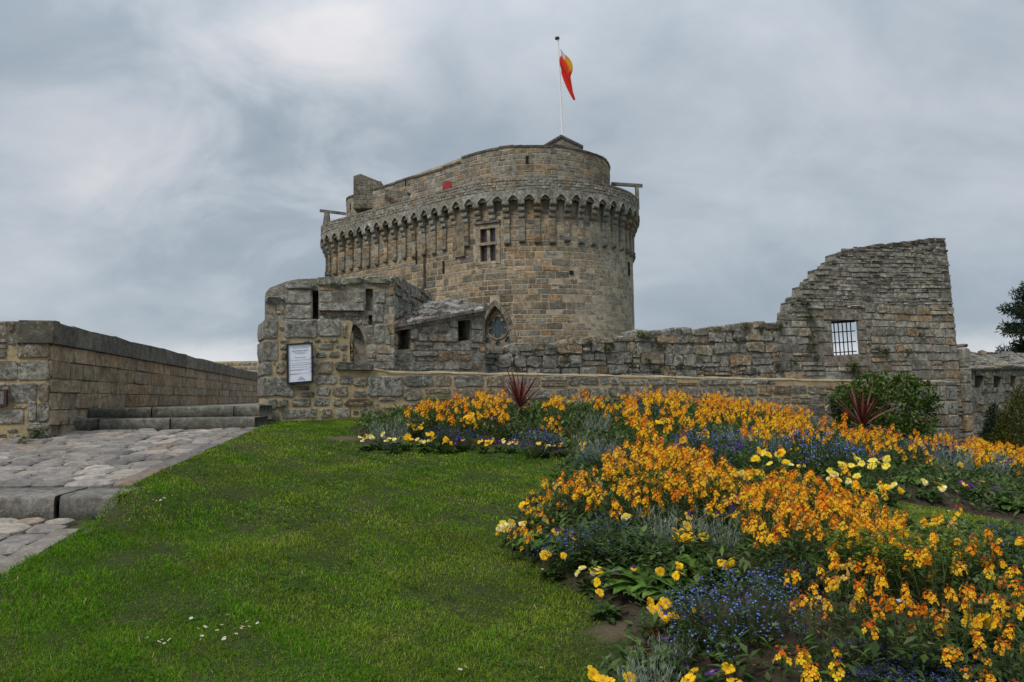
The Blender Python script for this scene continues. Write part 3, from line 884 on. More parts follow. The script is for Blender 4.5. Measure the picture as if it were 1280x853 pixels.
for (c0, c1, d0, d1) in g_cells(-.6, zm, (.13, .24), (.2, .55), .028):
    k = grey_tint(1.12) if random.random() > .14 else (.33, .235, .145)
    gs.add(rough(c0, c1, d0, d1, .22, .07), random.uniform(.008, .045), k, .014, -.05, .65, .35)
for (c0, c1, d0, d1) in g_cells(zm, gp[-1][1] + .05, (.055, .125), (.10, .34), .014):
    gs.add(rough(c0, c1, d0, d1, .2, .10), random.uniform(.004, .04), shade(random.choice(((.29, .268, .225), (.27, .255, .22), (.295, .26, .20))), .8, 1.2), .008, -.05, .65, .4)
u = gu0                                             # capping stones on the broken edge
while u < gp[-1][0] - .05:
    W = random.uniform(.14, .32) if u > gp[18][0] else random.uniform(.1, .2)
    b_ = min(u + W, gp[-1][0] + .02); tp = min(g_top(u + .01), g_top(b_))
    gs.add(quadstone(u + .004, b_ - .004, tp - .07, tp + random.uniform(-.01, .035), .008, .015), .03, shade((.14, .13, .105), .7, 1.0), .02, -.39, .6, .2)
    u = b_
gs.build()
mb = MB()                                           # iron grille
def lerp2(a, b, k): return (a[0] + (b[0] - a[0]) * k, a[1] + (b[1] - a[1]) * k)
for k in (.165, .335, .5, .67, .835):
    lo, hi = lerp2(hole[0], hole[1], k), lerp2(hole[3], hole[2], k)
    mb.tube(F2.P(lo[0], lo[1], -.06), F2.P(hi[0], hi[1], -.06), .013, None, 6)
bars = mb
for k, r in ((.08, .012), (.37, .012), (.68, .012), (.965, .024)):
    lo, hi = lerp2(hole[0], hole[3], k), lerp2(hole[1], hole[2], k)
    mb.tube(F2.P(lo[0], lo[1], -.06), F2.P(hi[0], hi[1], -.06), r, None, 6)
mb.build('window_grille', M['iron'], gable)
# pilaster strip at its right foot
pls = Stones(F2, M['gable'], gable, 20, 'pilaster_stone')
v = -.8; ru = q(1201, 480)[0]
vt = q(1200, 430)[1]
while v < vt:
    H = random.uniform(.28, .5); H = min(H, vt - v)
    pls.add(quadstone(ru + jit(.008), ru + .17 + jit(.012), v + .008, v + H - .008, .006, .02), .14, grey_tint(.95), .03, -.4, .7, .1)
    v += H
    if vt - v < .08: break
pls.build()

cw = empty('curtain_wall', (3, 15.6, 0), 'rough lichened stone wall topped with weeds between tower and ruined gable', 'wall')
WT = [q(*a) for a in ((482,445),(560,437),(605,434),(640,433),(700,428),(760,421),(800,416),(900,409),(979,402.5))]
wxs, wys = [a[0] for a in WT], [a[1] for a in WT]
def w_top(u): return float(np.interp(u, wxs, wys)) + .025 * math.sin(u * 5.3) * math.sin(u * 2.1)
us_ = np.linspace(wxs[0], gu0 - .002, 70)
mb = MB(); mb.prism(F2, [(wxs[0], -.5), (gu0 - .002, -.5)] + [(u, w_top(u) - .04) for u in us_[::-1]], -.7, -.03); mb.build('mortar_core', M['mortar_grey'], cw)
ws = Stones(F2, M['grey'], cw, 290, 'stone')
for (c0, c1, d0, d1) in courses(wxs[0] + .02, gu0, .95, 3.4, (.10, .26), (.14, .48), .02, .04, .3):
    cu = (c0 + c1) / 2; tp = w_top(cu)
    if d0 > tp - .06: continue
    d1 = min(d1, tp + jit(.02))
    left = cu < q(700, 450)[0]
    k = grey_tint(.95 if left else 1.0)
    ws.add(rough(c0, c1, d0, d1, random.uniform(.15, .4), .12), random.uniform(-.01, .035), k, .016, -.07, .65, .45)
u = wxs[0]
while u < gu0 - .1:                                 # stones along the broken top
    W = random.uniform(.2, .5); b_ = min(u + W, gu0 - .01); tp = w_top((u + b_) / 2)
    ws.add(quadstone(u + .005, b_ - .005, tp - .12, tp + random.uniform(-.02, .05), .02, .03), .03, grey_tint(.9), .04, -.7, .6, .3)
    u = b_
ws.build()

# ---- lean-to against the curtain wall
lt = empty('lean_to', (-1.2, 14.6, 1.5), 'low stone outbuilding with lichened slab roof and two square openings', 'outbuilding')
F4 = Plane((at(483, 430, 12.80).x, 12.80), (at(607, 430, 13.7).x, 13.7)); r4 = F4.px
e0, e1 = r4(484, 409), r4(606, 386)
ops = [[r4(*a) for a in ((487,438),(512.5,436.5),(512,411),(487,412.5)) ], [r4(*a) for a in ((573,427),(588,425),(587,400),(572.5,401))]]
mb = MB(); mb.prism(F4, [(e0[0], .5), (e1[0], .5), e1, r4(590, 389), r4(560, 395), r4(520, 404), e0], -.55, 0, ops); mb.build('front_core', M['mortar_grey'], lt)
ls = Stones(F4, M['grey'], lt, 200, 'stone')
ov = overlaps([(min(a[0] for a in o_), max(a[0] for a in o_), min(a[1] for a in o_), max(a[1] for a in o_)) for o_ in ops], .0)
for (x0, y0, x1, y1) in ((484,406,514,411.5),(562,400,572,410),(560,411,572,428),(588,399,603,412),(589,413,604,428),(513,411,522,425)):
    a, b = r4(x0, y1), r4(x1, y0)
    ls.add(quadstone(a[0], b[0], a[1], b[1], .006, .02), .035, (.25, .235, .20), .02, -.05, .5, .15, prio=9)
EX4 = [bbox(o_) for o_ in ops] + [(r4(x0, y1)[0], r4(x1, y0)[0], r4(x0, y1)[1], r4(x1, y0)[1]) for (x0, y0, x1, y1) in ((484,406,514,411.5),(562,400,572,428),(588,399,604,428),(513,411,522,425))]
ov2 = overlaps([(r4(x0, y1)[0], r4(x1, y0)[0], r4(x0, y1)[1], r4(x1, y0)[1]) for (x0, y0, x1, y1) in ((484,406,514,411.5),(562,400,572,428),(588,399,604,428),(513,411,522,425))], -.01)
for (c0, c1, d0, d1) in courses(e0[0] + .02, e1[0], 1.5, 3.2, (.09, .19), (.14, .42), .018, .02, .25, None, EX4):
    cu = (c0 + c1) / 2; tp = float(np.interp(cu, [e0[0], e1[0]], [e0[1], e1[1]]))
    if d0 > tp - .04: continue
    d1 = min(d1, tp)
    ls.add(rough(c0, c1, d0, d1, .25, .1), random.uniform(.0, .035), grey_tint(1.0), .014, -.05, .65, .4)
ls.build()
# sides, back and the sloping slab roof
b0, b1 = F4.P(e0[0] + .35, 0, -1.6), F4.P(e1[0] + .02, 0, -1.6)
zb0, zb1 = at(512, 400, b0.y).z + .05, at(602, 375, b1.y).z
f0, f1 = F4.P(e0[0], e0[1], .05), F4.P(e1[0], e1[1], .05)
mb = MB()
mb.add([F4.P(e1[0], .5, -.01), F4.P(e1[0], e1[1], -.01), Vector((b1.x, b1.y, zb1)), Vector((b1.x, b1.y, .5))], [(0, 1, 2, 3), (3, 2, 1, 0)])
mb.add([F4.P(e0[0], .5, -.01), F4.P(e0[0], e0[1], -.01), Vector((b0.x, b0.y, zb0)), Vector((b0.x, b0.y, .5))], [(0, 1, 2, 3)])
mb.add([F4.P(e0[0], .5, -1.5), F4.P(e1[0], .5, -1.5), F4.P(e1[0], e1[1], -1.5), F4.P(e0[0], e0[1], -1.5)], [(0, 1, 2, 3)])
mb.add([F4.P(e0[0], 1.62, -.02), F4.P(e1[0], 1.75, -.02), F4.P(e1[0], 1.75, -1.5), F4.P(e0[0], 1.62, -1.5)], [(0, 1, 2, 3)])
mb.build('inner_walls', M['mortar_grey'], lt)
B0, B1 = Vector((b0.x, b0.y, zb0)), Vector((b1.x, b1.y, zb1))
mb = MB(); mb.add([f0, f1, B1, B0] + [a - Vector((0, 0, .1)) for a in (f0, f1, B1, B0)], [(0, 1, 2, 3), (7, 6, 5, 4), (0, 4, 5, 1), (1, 5, 6, 2), (2, 6, 7, 3), (3, 7, 4, 0)])
roof = mb.build('roof', M['mortar_grey'], lt)
class Bilin:
    def __init__(s, a, b, c_, d): s.c = (a, b, c_, d); s.N = (b - a).cross(d - a).normalized()
    def P(s, u, v, d):
        a, b, c_, e_ = s.c
        return (a * (1 - u) + b * u) * (1 - v) + (e_ * (1 - u) + c_ * u) * v + s.N * d
FR = Bilin(f0, f1, B1, B0)
rs = Stones(FR, M['grey'], roof, 150, 'roof_slab', False)
v = -.04
while v < .97:
    H = random.uniform(.09, .15); u = -random.uniform(0, .08)
    while u < 1:
        W = random.uniform(.06, .16); a, b = max(u, -.01), min(u + W, 1.01)
        tn = (.27, .255, .23) if random.random() < .5 else (.235, .185, .165) if random.random() < .5 else (.17, .16, .135)
        if b - a > .02: rs.add(quad4(a + .004, b - .004, v, v + H * 1.15, .012), random.uniform(.02, .075), shade(tn, .8, 1.15), .006, -.03, .6, .5)
        u += W
    v += H
rs.build()

# ---- gatehouse block behind the pier
gb = empty('gatehouse_ruin', (-3, 12.8, 1), 'weathered roofless gatehouse with slit windows standing behind the sign pier', 'gatehouse')
F3 = Plane((at(331, 430, 12.35).x, 12.35), (at(493, 430, 12.75).x, 12.75)); r3 = F3.px
def rect3(x0, x1, y0, y1): return [r3(x0, y1), r3(x1, y1), r3(x1, y0), r3(x0, y0)]
arch = [r3(*a) for a in ((430,470),(457,470),(457,430),(454,420),(450,411),(443,405),(436,402),(430,401))]
slits = [rect3(390.5, 398, 363, 399), rect3(457, 466, 361, 389), rect3(460.5, 465.5, 394, 406), arch]
tops = [(331,374),(332,366),(337,360),(345,357),(358,352),(372,349),(420,347.5),(470,346.5),(493,345)]
mb = MB(); mb.prism(F3, [r3(331, 470)[:1] + (.4,), r3(493, 470)[:1] + (.4,)] + [r3(*a) for a in tops[::-1]], -.5, 0, slits); mb.build('front_core', M['mortar_grey'], gb)
mb = MB(); A_, B_ = F3.P(0, 0, -1.75), F3.P(F3.L, 0, -1.75)
u0_, u1_ = r3(331, 400)[0], r3(493, 400)[0]; zt = r3(420, 349)[1]
mb.prism(F3, [(u0_ + .02, .4), (r3(428, 430)[0], .4), (r3(428, 430)[0], zt - .1), (u0_ + .02, zt - .2)], -2.3, -.95)
mb.prism(F3, [(r3(428, 430)[0] + .001, r3(440, 399)[1]), (u1_, r3(440, 399)[1]), (u1_, zt - .1), (r3(428, 430)[0] + .001, zt - .1)], -2.3, -.95)
mb.prism(F3, [(u0_ + .03, zt - .3), (u1_ - .02, zt - .25), (u1_ - .02, zt - .12), (u0_ + .03, zt - .22)], -.96, -.48)
mb.build('rear_core', M['mortar_grey'], gb)
bs = Stones(F3, M['grey'], gb, 250, 'stone')
ov = overlaps([(min(a[0] for a in o_), max(a[0] for a in o_), min(a[1] for a in o_), max(a[1] for a in o_)) for o_ in slits[:3]], .0)
ov_a = overlaps([(r3(431, 440)[0], r3(456, 440)[0], .4, r3(440, 408)[1])], 0)
rec = rect3(416, 440, 357.5, 379); recR = (rec[0][0], rec[1][0], rec[0][1], rec[2][1]); ov_r = overlaps([recR], .0)
led = rect3(399, 456, 380, 389); ledR = (led[0][0], led[1][0], led[0][1], led[2][1]); ov_l = overlaps([ledR], .0)
tx = [r3(*a)[0] for a in tops]; ty = [r3(*a)[1] for a in tops]
def b_top(u): return float(np.interp(u, tx, ty))
for (x0, y0, x1, y1) in ((355,362,389.5,381),(356,382,389.5,399),(399,364,415.5,379),(441,360,456.5,379),(467,362,482,380),(467,381,480,404),(467,405,482,430)):
    a, b = r3(x0, y1), r3(x1, y0)
    bs.add(quadstone(a[0] + .008, b[0] - .008, a[1] + .008, b[1] - .008, .008, .025), random.uniform(.008, .02), (.30, .285, .24), .02, -.05, .5, .1, prio=9)
EX3 = [bbox(o_) for o_ in slits[:3]] + [(r3(431, 440)[0], r3(457, 440)[0], .4, r3(440, 407)[1]), recR, ledR] + [(r3(x0, y1)[0], r3(x1, y0)[0], r3(x0, y1)[1], r3(x1, y0)[1]) for (x0, y0, x1, y1) in ((355,362,389.5,399),(399,364,415.5,379),(441,360,456.5,379),(467,362,482,430))]
done = overlaps([(r3(x0, y1)[0], r3(x1, y0)[0], r3(x0, y1)[1], r3(x1, y0)[1]) for (x0, y0, x1, y1) in ((355,362,389.5,399),(399,364,415.5,379),(441,360,456.5,379),(467,362,482,430))], -.015)
for (c0, c1, d0, d1) in courses(u0_ + .01, u1_, 1.35, 3.2, (.10, .2), (.14, .40), .018, .015, .2, None, EX3):
    cu = (c0 + c1) / 2
    if d0 > b_top(cu) - .1: continue
    d1 = min(d1, b_top(cu) - .06)
    bs.add(rough(c0, c1, d0, d1, .22, .08), random.uniform(.0, .018), grey_tint(1.15), .014, -.05, .65, .35)
bs.add([(ledR[0], ledR[2]), (ledR[1], ledR[2]), (ledR[1], ledR[3]), (ledR[0], ledR[3])], .09, (.32, .305, .26), .03, -.05, .7, .1, prio=9)
u = u0_                                             # weathered slabs along the top
while u < u1_ - .05:
    W = random.uniform(.25, .55); b_ = min(u + W, u1_ + .02); tp = min(b_top(u), b_top(b_)) if u < tx[5] else b_top((u + b_) / 2)
    bs.add(quadstone(u + .006, b_ - .006, tp - .11, tp + jit(.015), .012, .03), .06, (.31 * random.uniform(.8, 1.1),) * 2 + (.25,), .035, -.9, .55, .35)
    u = b_
bs.build()
# right flank of the gatehouse, running back to the tower side
F5 = Plane((at(493, 430, 12.76).x, 12.76), (at(540, 430, 16.6).x, 16.6)); r5 = F5.px
fl = [(0, .4), (F5.L, .4), (F5.L, r5(538, 366)[1]), (F5.L * .8, r5(530, 363)[1]), (F5.L * .62, at(522, 361, 15.2).z), (F5.L * .4, at(512, 356, 14.3).z), (F5.L * .2, at(504, 349, 13.5).z), (0, at(494, 346, 12.8).z)]
mb = MB(); mb.prism(F5, fl, -.7, 0); mb.build('flank_core', M['mortar_grey'], gb)
fs_ = Stones(F5, M['grey'], gb, 120, 'flank_stone')
fx, fy = [a[0] for a in fl[2:]][::-1], [a[1] for a in fl[2:]][::-1]
for (c0, c1, d0, d1) in courses(0.0, F5.L, 1.5, 4.2, (.12, .26), (.2, .5), .025, .02, .2):
    tp = float(np.interp((c0 + c1) / 2, fx, fy))
    if d0 > tp - .08: continue
    fs_.add(rough(c0, c1, d0, min(d1, tp + .03), .25, .1), random.uniform(.0, .05), grey_tint(1.0), .016, -.05, .65, .45)
fs_.build()
# masonry seen through the gatehouse arch, and its railing
bw = empty('inner_wall', (-3, 16, .5), 'tan stone wall glimpsed through the arch of the gatehouse', 'wall')
FB = Plane((at(405, 430, 15.6).x, 15.6), (at(480, 430, 15.9).x, 15.9))
mb = MB(); mb.prism(FB, [(0, .3), (FB.L, .3), (FB.L, 3.4), (0, 3.4)], -.4, 0); mb.build('mortar_core', M['mortar'], bw)
st = Stones(FB, M['gable'], bw, 80, 'stone')
for (c0, c1, d0, d1) in courses(0, FB.L, 1.0, 3.4, (.16, .26), (.25, .5), .03): st.add(quadstone(c0, c1, d0, d1, .01, .02), .02, (.27 * random.uniform(.8, 1.1), .19, .115), .02)
st.build()
ir = empty('iron_railing', tuple(F3.P(r3(445, 455)[0], 1.6, -.4)), 'short black iron railing with pointed pickets inside the gatehouse arch', 'railing')
FI = Plane(tuple(F3.P(0, 0, -.45))[:2], tuple(F3.P(F3.L, 0, -.45))[:2]); ri = FI.px
for i, x in enumerate((433.5, 437.5, 441.5, 445.5, 449.5, 453.5, 457.5)):
    a, b = ri(x, 462), ri(x, 430)
    mb = MB(); mb.tube(FI.P(a[0], a[1], 0), FI.P(b[0], b[1], 0), .011, None, 6); mb.tube(FI.P(b[0], b[1], 0), FI.P(b[0], b[1] + .06, 0), .017, .002, 6); mb.build('picket', M['iron'], ir)
for y in (440, 450.5):
    mb = MB(); a, b = ri(431, y), ri(460, y - .5); mb.tube(FI.P(a[0], a[1], 0), FI.P(b[0], b[1], 0), .012, None, 6); mb.build('rail', M['iron'], ir)

# ---- wall at the far right with three openings
FW = Plane((at(1180, 500, 20.2).x, 20.2), (at(1400, 500, 24.0).x, 24.0)); rw = FW.px
rwall = empty('outer_wall', (12.5, 21, -1), 'dark lichened outer wall with small square openings right of the ruined gable', 'wall')
hol = [[rw(*a) for a in o_] for o_ in (((1218.5,485),(1229.5,485),(1229.5,470),(1218.5,470)), ((1242,485),(1252,485),(1252,471),(1242,471)), ((1263,484),(1271,484),(1271,470),(1263,470)))]
vt0, vt1 = rw(1202, 462)[1], rw(1280, 460)[1]
mb = MB(); mb.prism(FW, [(0, -1.6), (FW.L, -1.6), (FW.L, vt1 + .1), (0, vt0)], -.8, 0, hol); mb.build('mortar_core', M['mortar_grey'], rwall)
mb = MB(); mb.prism(FW, [(0, -1.6), (FW.L, -1.6), (FW.L, vt1), (0, vt0)], -1.3, -.82); mb.build('rear_core', M['mortar_grey'], rwall)
rs_ = Stones(FW, M['grey'], rwall, 220, 'stone')
ov = overlaps([(min(a[0] for a in o_), max(a[0] for a in o_), min(a[1] for a in o_), max(a[1] for a in o_)) for o_ in hol], .0)
for (c0, c1, d0, d1) in courses(0, FW.L * .6, -1.4, vt0, (.13, .3), (.2, .6), .025, .03, .25, None, [bbox(o_) for o_ in hol]):
    rs_.add(rough(c0, c1, d0, d1, .25, .1), random.uniform(.0, .04), grey_tint(.75), .016, -.05, .65, .4)
rs_.build()
# its sloping weathered top
t0, t1 = rw(1190, 444)[1], rw(1300, 444)[1]
SA, SB = FW.P(0, vt0 - .02, .08), FW.P(FW.L, vt1 + .08, .08)
SC, SD = FW.P(FW.L, t1 + .15, -1.3), FW.P(0, t0 + .12, -1.3)
FS = Bilin(SA, SB, SC, SD)
mb = MB(); mb.add([SA, SB, SC, SD] + [Vector((a.x, a.y, -1.6)) for a in (SA, SB, SC, SD)], [(0, 1, 2, 3), (1, 5, 6, 2), (2, 6, 7, 3), (3, 7, 4, 0)]); sl = mb.build('weathering', M['mortar_grey'], rwall)
ss = Stones(FS, M['grey'], sl, 120, 'slab', False)
v = 0
while v < .95:
    u = -random.uniform(0, .05); H = random.uniform(.14, .24)
    while u < .62:
        W = random.uniform(.03, .08)
        ss.add(quad4(u + .002, u + W - .002, v, v + H * 1.05, .006), random.uniform(.02, .07), grey_tint(.72), .004, -.03, .6, .5); u += W
    v += H
ss.build()

# ================================================================== KEEP (round tower)
C1, R1 = Vector((1.4, 53.0)), 7.1
C2, R2 = Vector((-10.7, 59.0)), 3.6
_dc = C1 - C2; _th = math.atan2(_dc.y, _dc.x); _al = math.acos((R2 - R1) / _dc.length)
PHI = _th - _al                                     # outward normal of the straight wall, front left
PH2 = _th + _al                                     # and of the hidden one at the back
class Hull:
    """outline of the keep: left lobe, straight wall, right lobe. s = metres along the shaft face"""
    def __init__(s):
        s.n = Vector((math.cos(PHI), math.sin(PHI)))
        s.a0 = PH2 - 2 * math.pi                    # back end of the left lobe
        s.l2 = (PHI - s.a0) * R2
        s.lin = ((C1 + s.n * R1) - (C2 + s.n * R2)).length
        s.a1 = PH2
        s.l1 = (s.a1 - PHI) * R1
        s.L = s.l2 + s.lin + s.l1
    def cn(s, x):
        if x < s.l2:
            a = s.a0 + x / R2; n_ = Vector((math.cos(a), math.sin(a))); return C2 + n_ * R2, n_
        x -= s.l2
        if x < s.lin:
            A_, B_ = C2 + s.n * R2, C1 + s.n * R1; return A_ + (B_ - A_) * (x / s.lin), s.n
        a = PHI + (x - s.lin) / R1; n_ = Vector((math.cos(a), math.sin(a))); return C1 + n_ * R1, n_
    def P(s, u, v, d):
        p_, n_ = s.cn(u); return Vector((p_.x + n_.x * d, p_.y + n_.y * d, v))
HU = Hull()
def s_at(px, z, d=0.0):
    best = None
    for s_ in np.linspace(HU.l2 * .4, HU.l2 + HU.lin + R1 * 2.3, 1500):
        P_ = HU.P(s_, z, d); v_ = P_ - Vector((0, 0, EYE))
        x = 640 + FPX * v_.dot(cR) / v_.dot(cF)
        if best is None or abs(x - px) < best[0]: best = (abs(x - px), s_)
    return best[1]
ZSPR, ZTOP, ZUP = EYE + 11.9, EYE + 13.25, EYE + 16.0
ZCB, ZPB = EYE + 10.9, EYE + 9.35
ZB = -1.6
keep = empty('castle_keep', (-4, 56, ZB), 'massive round stone keep with machicolated parapet rising behind the walls', 'castle')
# windows: a tall cross window and a pointed tracery window
def local_plane(s_, w):
    a, b = HU.P(s_ - w / 2, 0, 0), HU.P(s_ + w / 2, 0, 0); return Plane((a.x, a.y), (b.x, b.y))
sW = s_at(609.5, EYE + 9.5); FWn = local_plane(sW, 1.3)
wz0, wz1 = FWn.px(609.5, 327)[1], FWn.px(609.5, 285)[1]
sG = s_at(619, EYE + 4.0); GW = 1.95; FGn = local_plane(sG, GW)
gz0, gz1 = FGn.px(621, 440)[1], FGn.px(621, 382)[1]
cut = [(sW - .65, sW + .65, wz0, wz1), (sG - GW / 2, sG + GW / 2, gz0 - .8, gz1)]
ss_ = sorted(set(np.round(np.r_[np.linspace(0, HU.L, 150), cut[0][0], cut[0][1], cut[1][0], cut[1][1]], 4)))
zs_ = sorted(set([ZB, 2.0, gz0 - .8, gz1, wz0, wz1, 8.0, ZTOP - .6]))
mb = MB(); vi = {}
for i, s_ in enumerate(ss_):
    for j, z_ in enumerate(zs_): vi[i, j] = len(mb.v); mb.v.append(tuple(HU.P(s_, z_, 0))); mb.t.append((1, 1, 1))
for i in range(len(ss_) - 1):
    for j in range(len(zs_) - 1):
        cs, cz_ = (ss_[i] + ss_[i + 1]) / 2, (zs_[j] + zs_[j + 1]) / 2
        if any(a < cs < b and c_ < cz_ < d for a, b, c_, d in cut): continue
        mb.f.append((vi[i, j], vi[i + 1, j], vi[i + 1, j + 1], vi[i, j + 1]))
n_ = len(ss_) - 1
mb.f.append(tuple(vi[k, j] for k, j in ((n_, 0), (0, 0), (0, len(zs_) - 1), (n_, len(zs_) - 1))))
shaft = mb.build('shaft', M['mortar_tower'], keep, False)
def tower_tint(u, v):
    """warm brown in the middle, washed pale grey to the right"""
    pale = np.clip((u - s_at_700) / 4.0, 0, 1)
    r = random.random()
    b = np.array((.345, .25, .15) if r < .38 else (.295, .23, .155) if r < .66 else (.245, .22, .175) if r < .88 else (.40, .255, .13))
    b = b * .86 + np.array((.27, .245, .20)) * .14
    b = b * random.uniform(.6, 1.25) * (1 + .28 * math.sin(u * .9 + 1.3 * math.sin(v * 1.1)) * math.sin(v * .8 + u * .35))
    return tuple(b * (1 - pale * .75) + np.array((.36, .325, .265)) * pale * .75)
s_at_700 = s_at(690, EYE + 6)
svis0, svis1 = s_at(402, EYE + 9) - 1.0, s_at(795, EYE + 6) + 1.5
tw = Stones(HU, M['tower'], shaft, 295, 'stone')
rects = [(sW - .86, sW + .86, wz0 - .2, wz1 + .45)]
for k_ in range(7):
    f_ = (1 - (k_ / 7) ** 1.6); zz_ = gz0 + .3 + (gz1 + .40 - gz0 - .3) * k_ / 7
    rects.append((sG - (GW / 2 + .45) * f_, sG + (GW / 2 + .45) * f_, zz_ if k_ else 1.0, gz0 + .3 + (gz1 + .42 - gz0 - .3) * (k_ + 1) / 7))
ov = overlaps(rects, 0)
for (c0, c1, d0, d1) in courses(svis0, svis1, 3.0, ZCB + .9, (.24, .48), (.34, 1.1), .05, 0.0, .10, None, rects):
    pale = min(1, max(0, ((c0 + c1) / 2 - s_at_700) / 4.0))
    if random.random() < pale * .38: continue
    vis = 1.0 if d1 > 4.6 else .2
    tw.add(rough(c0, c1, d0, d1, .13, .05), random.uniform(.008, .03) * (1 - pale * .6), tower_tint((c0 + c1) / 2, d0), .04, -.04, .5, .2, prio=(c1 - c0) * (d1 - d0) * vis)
tw.build()
# joint between straight wall and right lobe: a raised dark strip painting crevice shade and water stain
mb = MB(); sc_ = s_at(531, EYE + 8)
mb.box(sc_ - .10, sc_ + .10, .0, .05, EYE + 5.2, ZSPR, (.05, .048, .042), HU); mb.build('crevice_shade_stain', M['tower'], keep)
sb_ = HU.l2 + HU.lin + .15
mb = MB(); mb.prism(HU, [(sb_ - .45, ZPB - .5), (sb_ + .45, ZPB - .5), (sb_ + .45, ZSPR), (sb_ - .45, ZSPR)], 0, .16, tint=(.23, .185, .125)); mb.build('buttress', M['tower'], keep)

# machicolation: corbels, pilaster strips, arches
DP = .5
def nose(z0, z1, dep, k=5):
    """rounded corbel course, profile in (d, z)"""
    out = [(0, z0)]
    for i in range(k + 1):
        a = -math.pi / 2 + i / k * math.pi / 2
        out.append((dep * (.45 + .55 * math.cos(a)), z0 + (z1 - z0) * .55 * (1 + math.sin(a))))
    out += [(dep, z1), (0, z1)]
    return out
def extrude_profile(mb, fr, uc, w, prof, tint):
    k = len(prof); vs = [fr.P(uc + sg * w / 2, z, d) for sg in (-1, 1) for d, z in prof]
    mb.add(vs, [tuple(range(k)), tuple(range(2 * k - 1, k - 1, -1))] + [(i, i + k, (i + 1) % k + k, (i + 1) % k) for i in range(k)], tint)
smac0 = s_at(400, EYE + 11.5, DP) - 3.0; smac1 = s_at(799, EYE + 11.5, DP) + 3.0
# walk by parapet length so the bays keep their width on the curves
def scale_at(s_):
    if s_ < HU.l2: return (R2 + DP) / R2
    if s_ < HU.l2 + HU.lin: return 1.0
    return (R1 + DP) / R1
bays = []; s_ = smac0
while s_ < smac1: bays.append(s_); s_ += .985 / scale_at(s_)
def mac_tint():
    r = random.random()
    b = np.array((.31, .292, .245) if r < .72 else (.31, .24, .16)); return tuple(b * random.uniform(.8, 1.15))
for i, s_ in enumerate(bays):
    tn = mac_tint(); w_ = .38
    cb = empty('corbel', tuple(HU.P(s_, ZCB, 0)), parent=keep)
    for (a, b, dep) in ((ZSPR - .34, ZSPR, DP + .02), (ZSPR - .68, ZSPR - .345, DP - .13), (ZCB, ZSPR - .685, DP - .27)):
        mb = MB(); extrude_profile(mb, HU, s_, w_, nose(a, b, dep), shade((tn if random.random() < .75 else mac_tint()), .75, 1.15)); mb.build('corbel_stone', M['parapet'], cb)
    dz = random.uniform(-.10, .10)
    mb = MB()
    if abs(s_ - sW) < 1.0: continue
    zz = ZPB + .3 + dz
    while zz < ZCB:
        z2 = min(zz + random.uniform(.25, .45), ZCB + .01)
        if ZCB - z2 < .15: z2 = ZCB + .01
        w2 = .17 + jit(.012); mb.box(s_ - w2, s_ + w2, 0, .13 + jit(.02), zz + .012, z2 - .012, shade(mac_tint() if random.random() < .45 else tower_tint(s_, zz), .75, 1.1), HU); zz = z2
    mb.box(s_ - .15, s_ + .15, 0, .10, ZPB + .2 + dz, ZCB, (.30, .26, .2), HU)
    extrude_profile(mb, HU, s_, .36, nose(ZPB + dz, ZPB + .3 + dz, .2), tuple(x * .75 for x in tn))
    mb.build('pilaster', M['tower'], keep)
for a, b in zip(bays[:-1], bays[1:]):
    mid_ = (a + b) / 2; w_ = b - a; hw = w_ / 2 - .002; ia = w_ / 2 - .15
    pts = []; hk = random.uniform(.29, .38); ia *= random.uniform(.94, 1.04)
    for k in range(9):
        t_ = k / 8; x = -ia + 2 * ia * t_
        q_ = 1 - abs(x) / ia
        pts.append((mid_ + x, ZSPR + .02 + hk * (1 - (1 - q_) ** 1.7)))
    mb = MB()
    mb.prism(HU, [(mid_ - hw, ZSPR)] + [(pts[0][0], ZSPR)] + pts + [(pts[-1][0], ZSPR)] + [(mid_ + hw, ZSPR), (mid_ + hw, ZSPR + .66), (mid_ - hw, ZSPR + .66)], .3, DP, tint=shade((.32, .30, .25), .68, 1.12))
    ar = mb.build('arch', M['parapet'], keep)
    mb = MB(); mb.prism(HU, [(mid_ - ia - .02, ZSPR + .02)] + [(x, z + .05) for x, z in pts[1:-1]] + [(mid_ + ia + .02, ZSPR + .02), (mid_ + .1, ZSPR + .06), (mid_, ZSPR + .12), (mid_ - .1, ZSPR + .06)], .28, .40, tint=(.30, .26, .19)); mb.build('tympanum', M['parapet'], ar)
    mb = MB()                                       # moulded label over the arch
    for (x0, z0), (x1, z1) in zip(pts[:-1], pts[1:]):
        mb.add([HU.P(x0, z0, DP + .05), HU.P(x1, z1, DP + .05), HU.P(x1, z1 + .09, DP + .05), HU.P(x0, z0 + .09, DP + .05), HU.P(x0, z0, DP - .02), HU.P(x1, z1, DP - .02), HU.P(x1, z1 + .09, DP - .02), HU.P(x0, z0 + .09, DP - .02)],
               [(0, 1, 2, 3), (0, 4, 5, 1), (3, 2, 6, 7)], (.37, .35, .295))
    mb.build('arch_moulding', M['parapet'], ar)
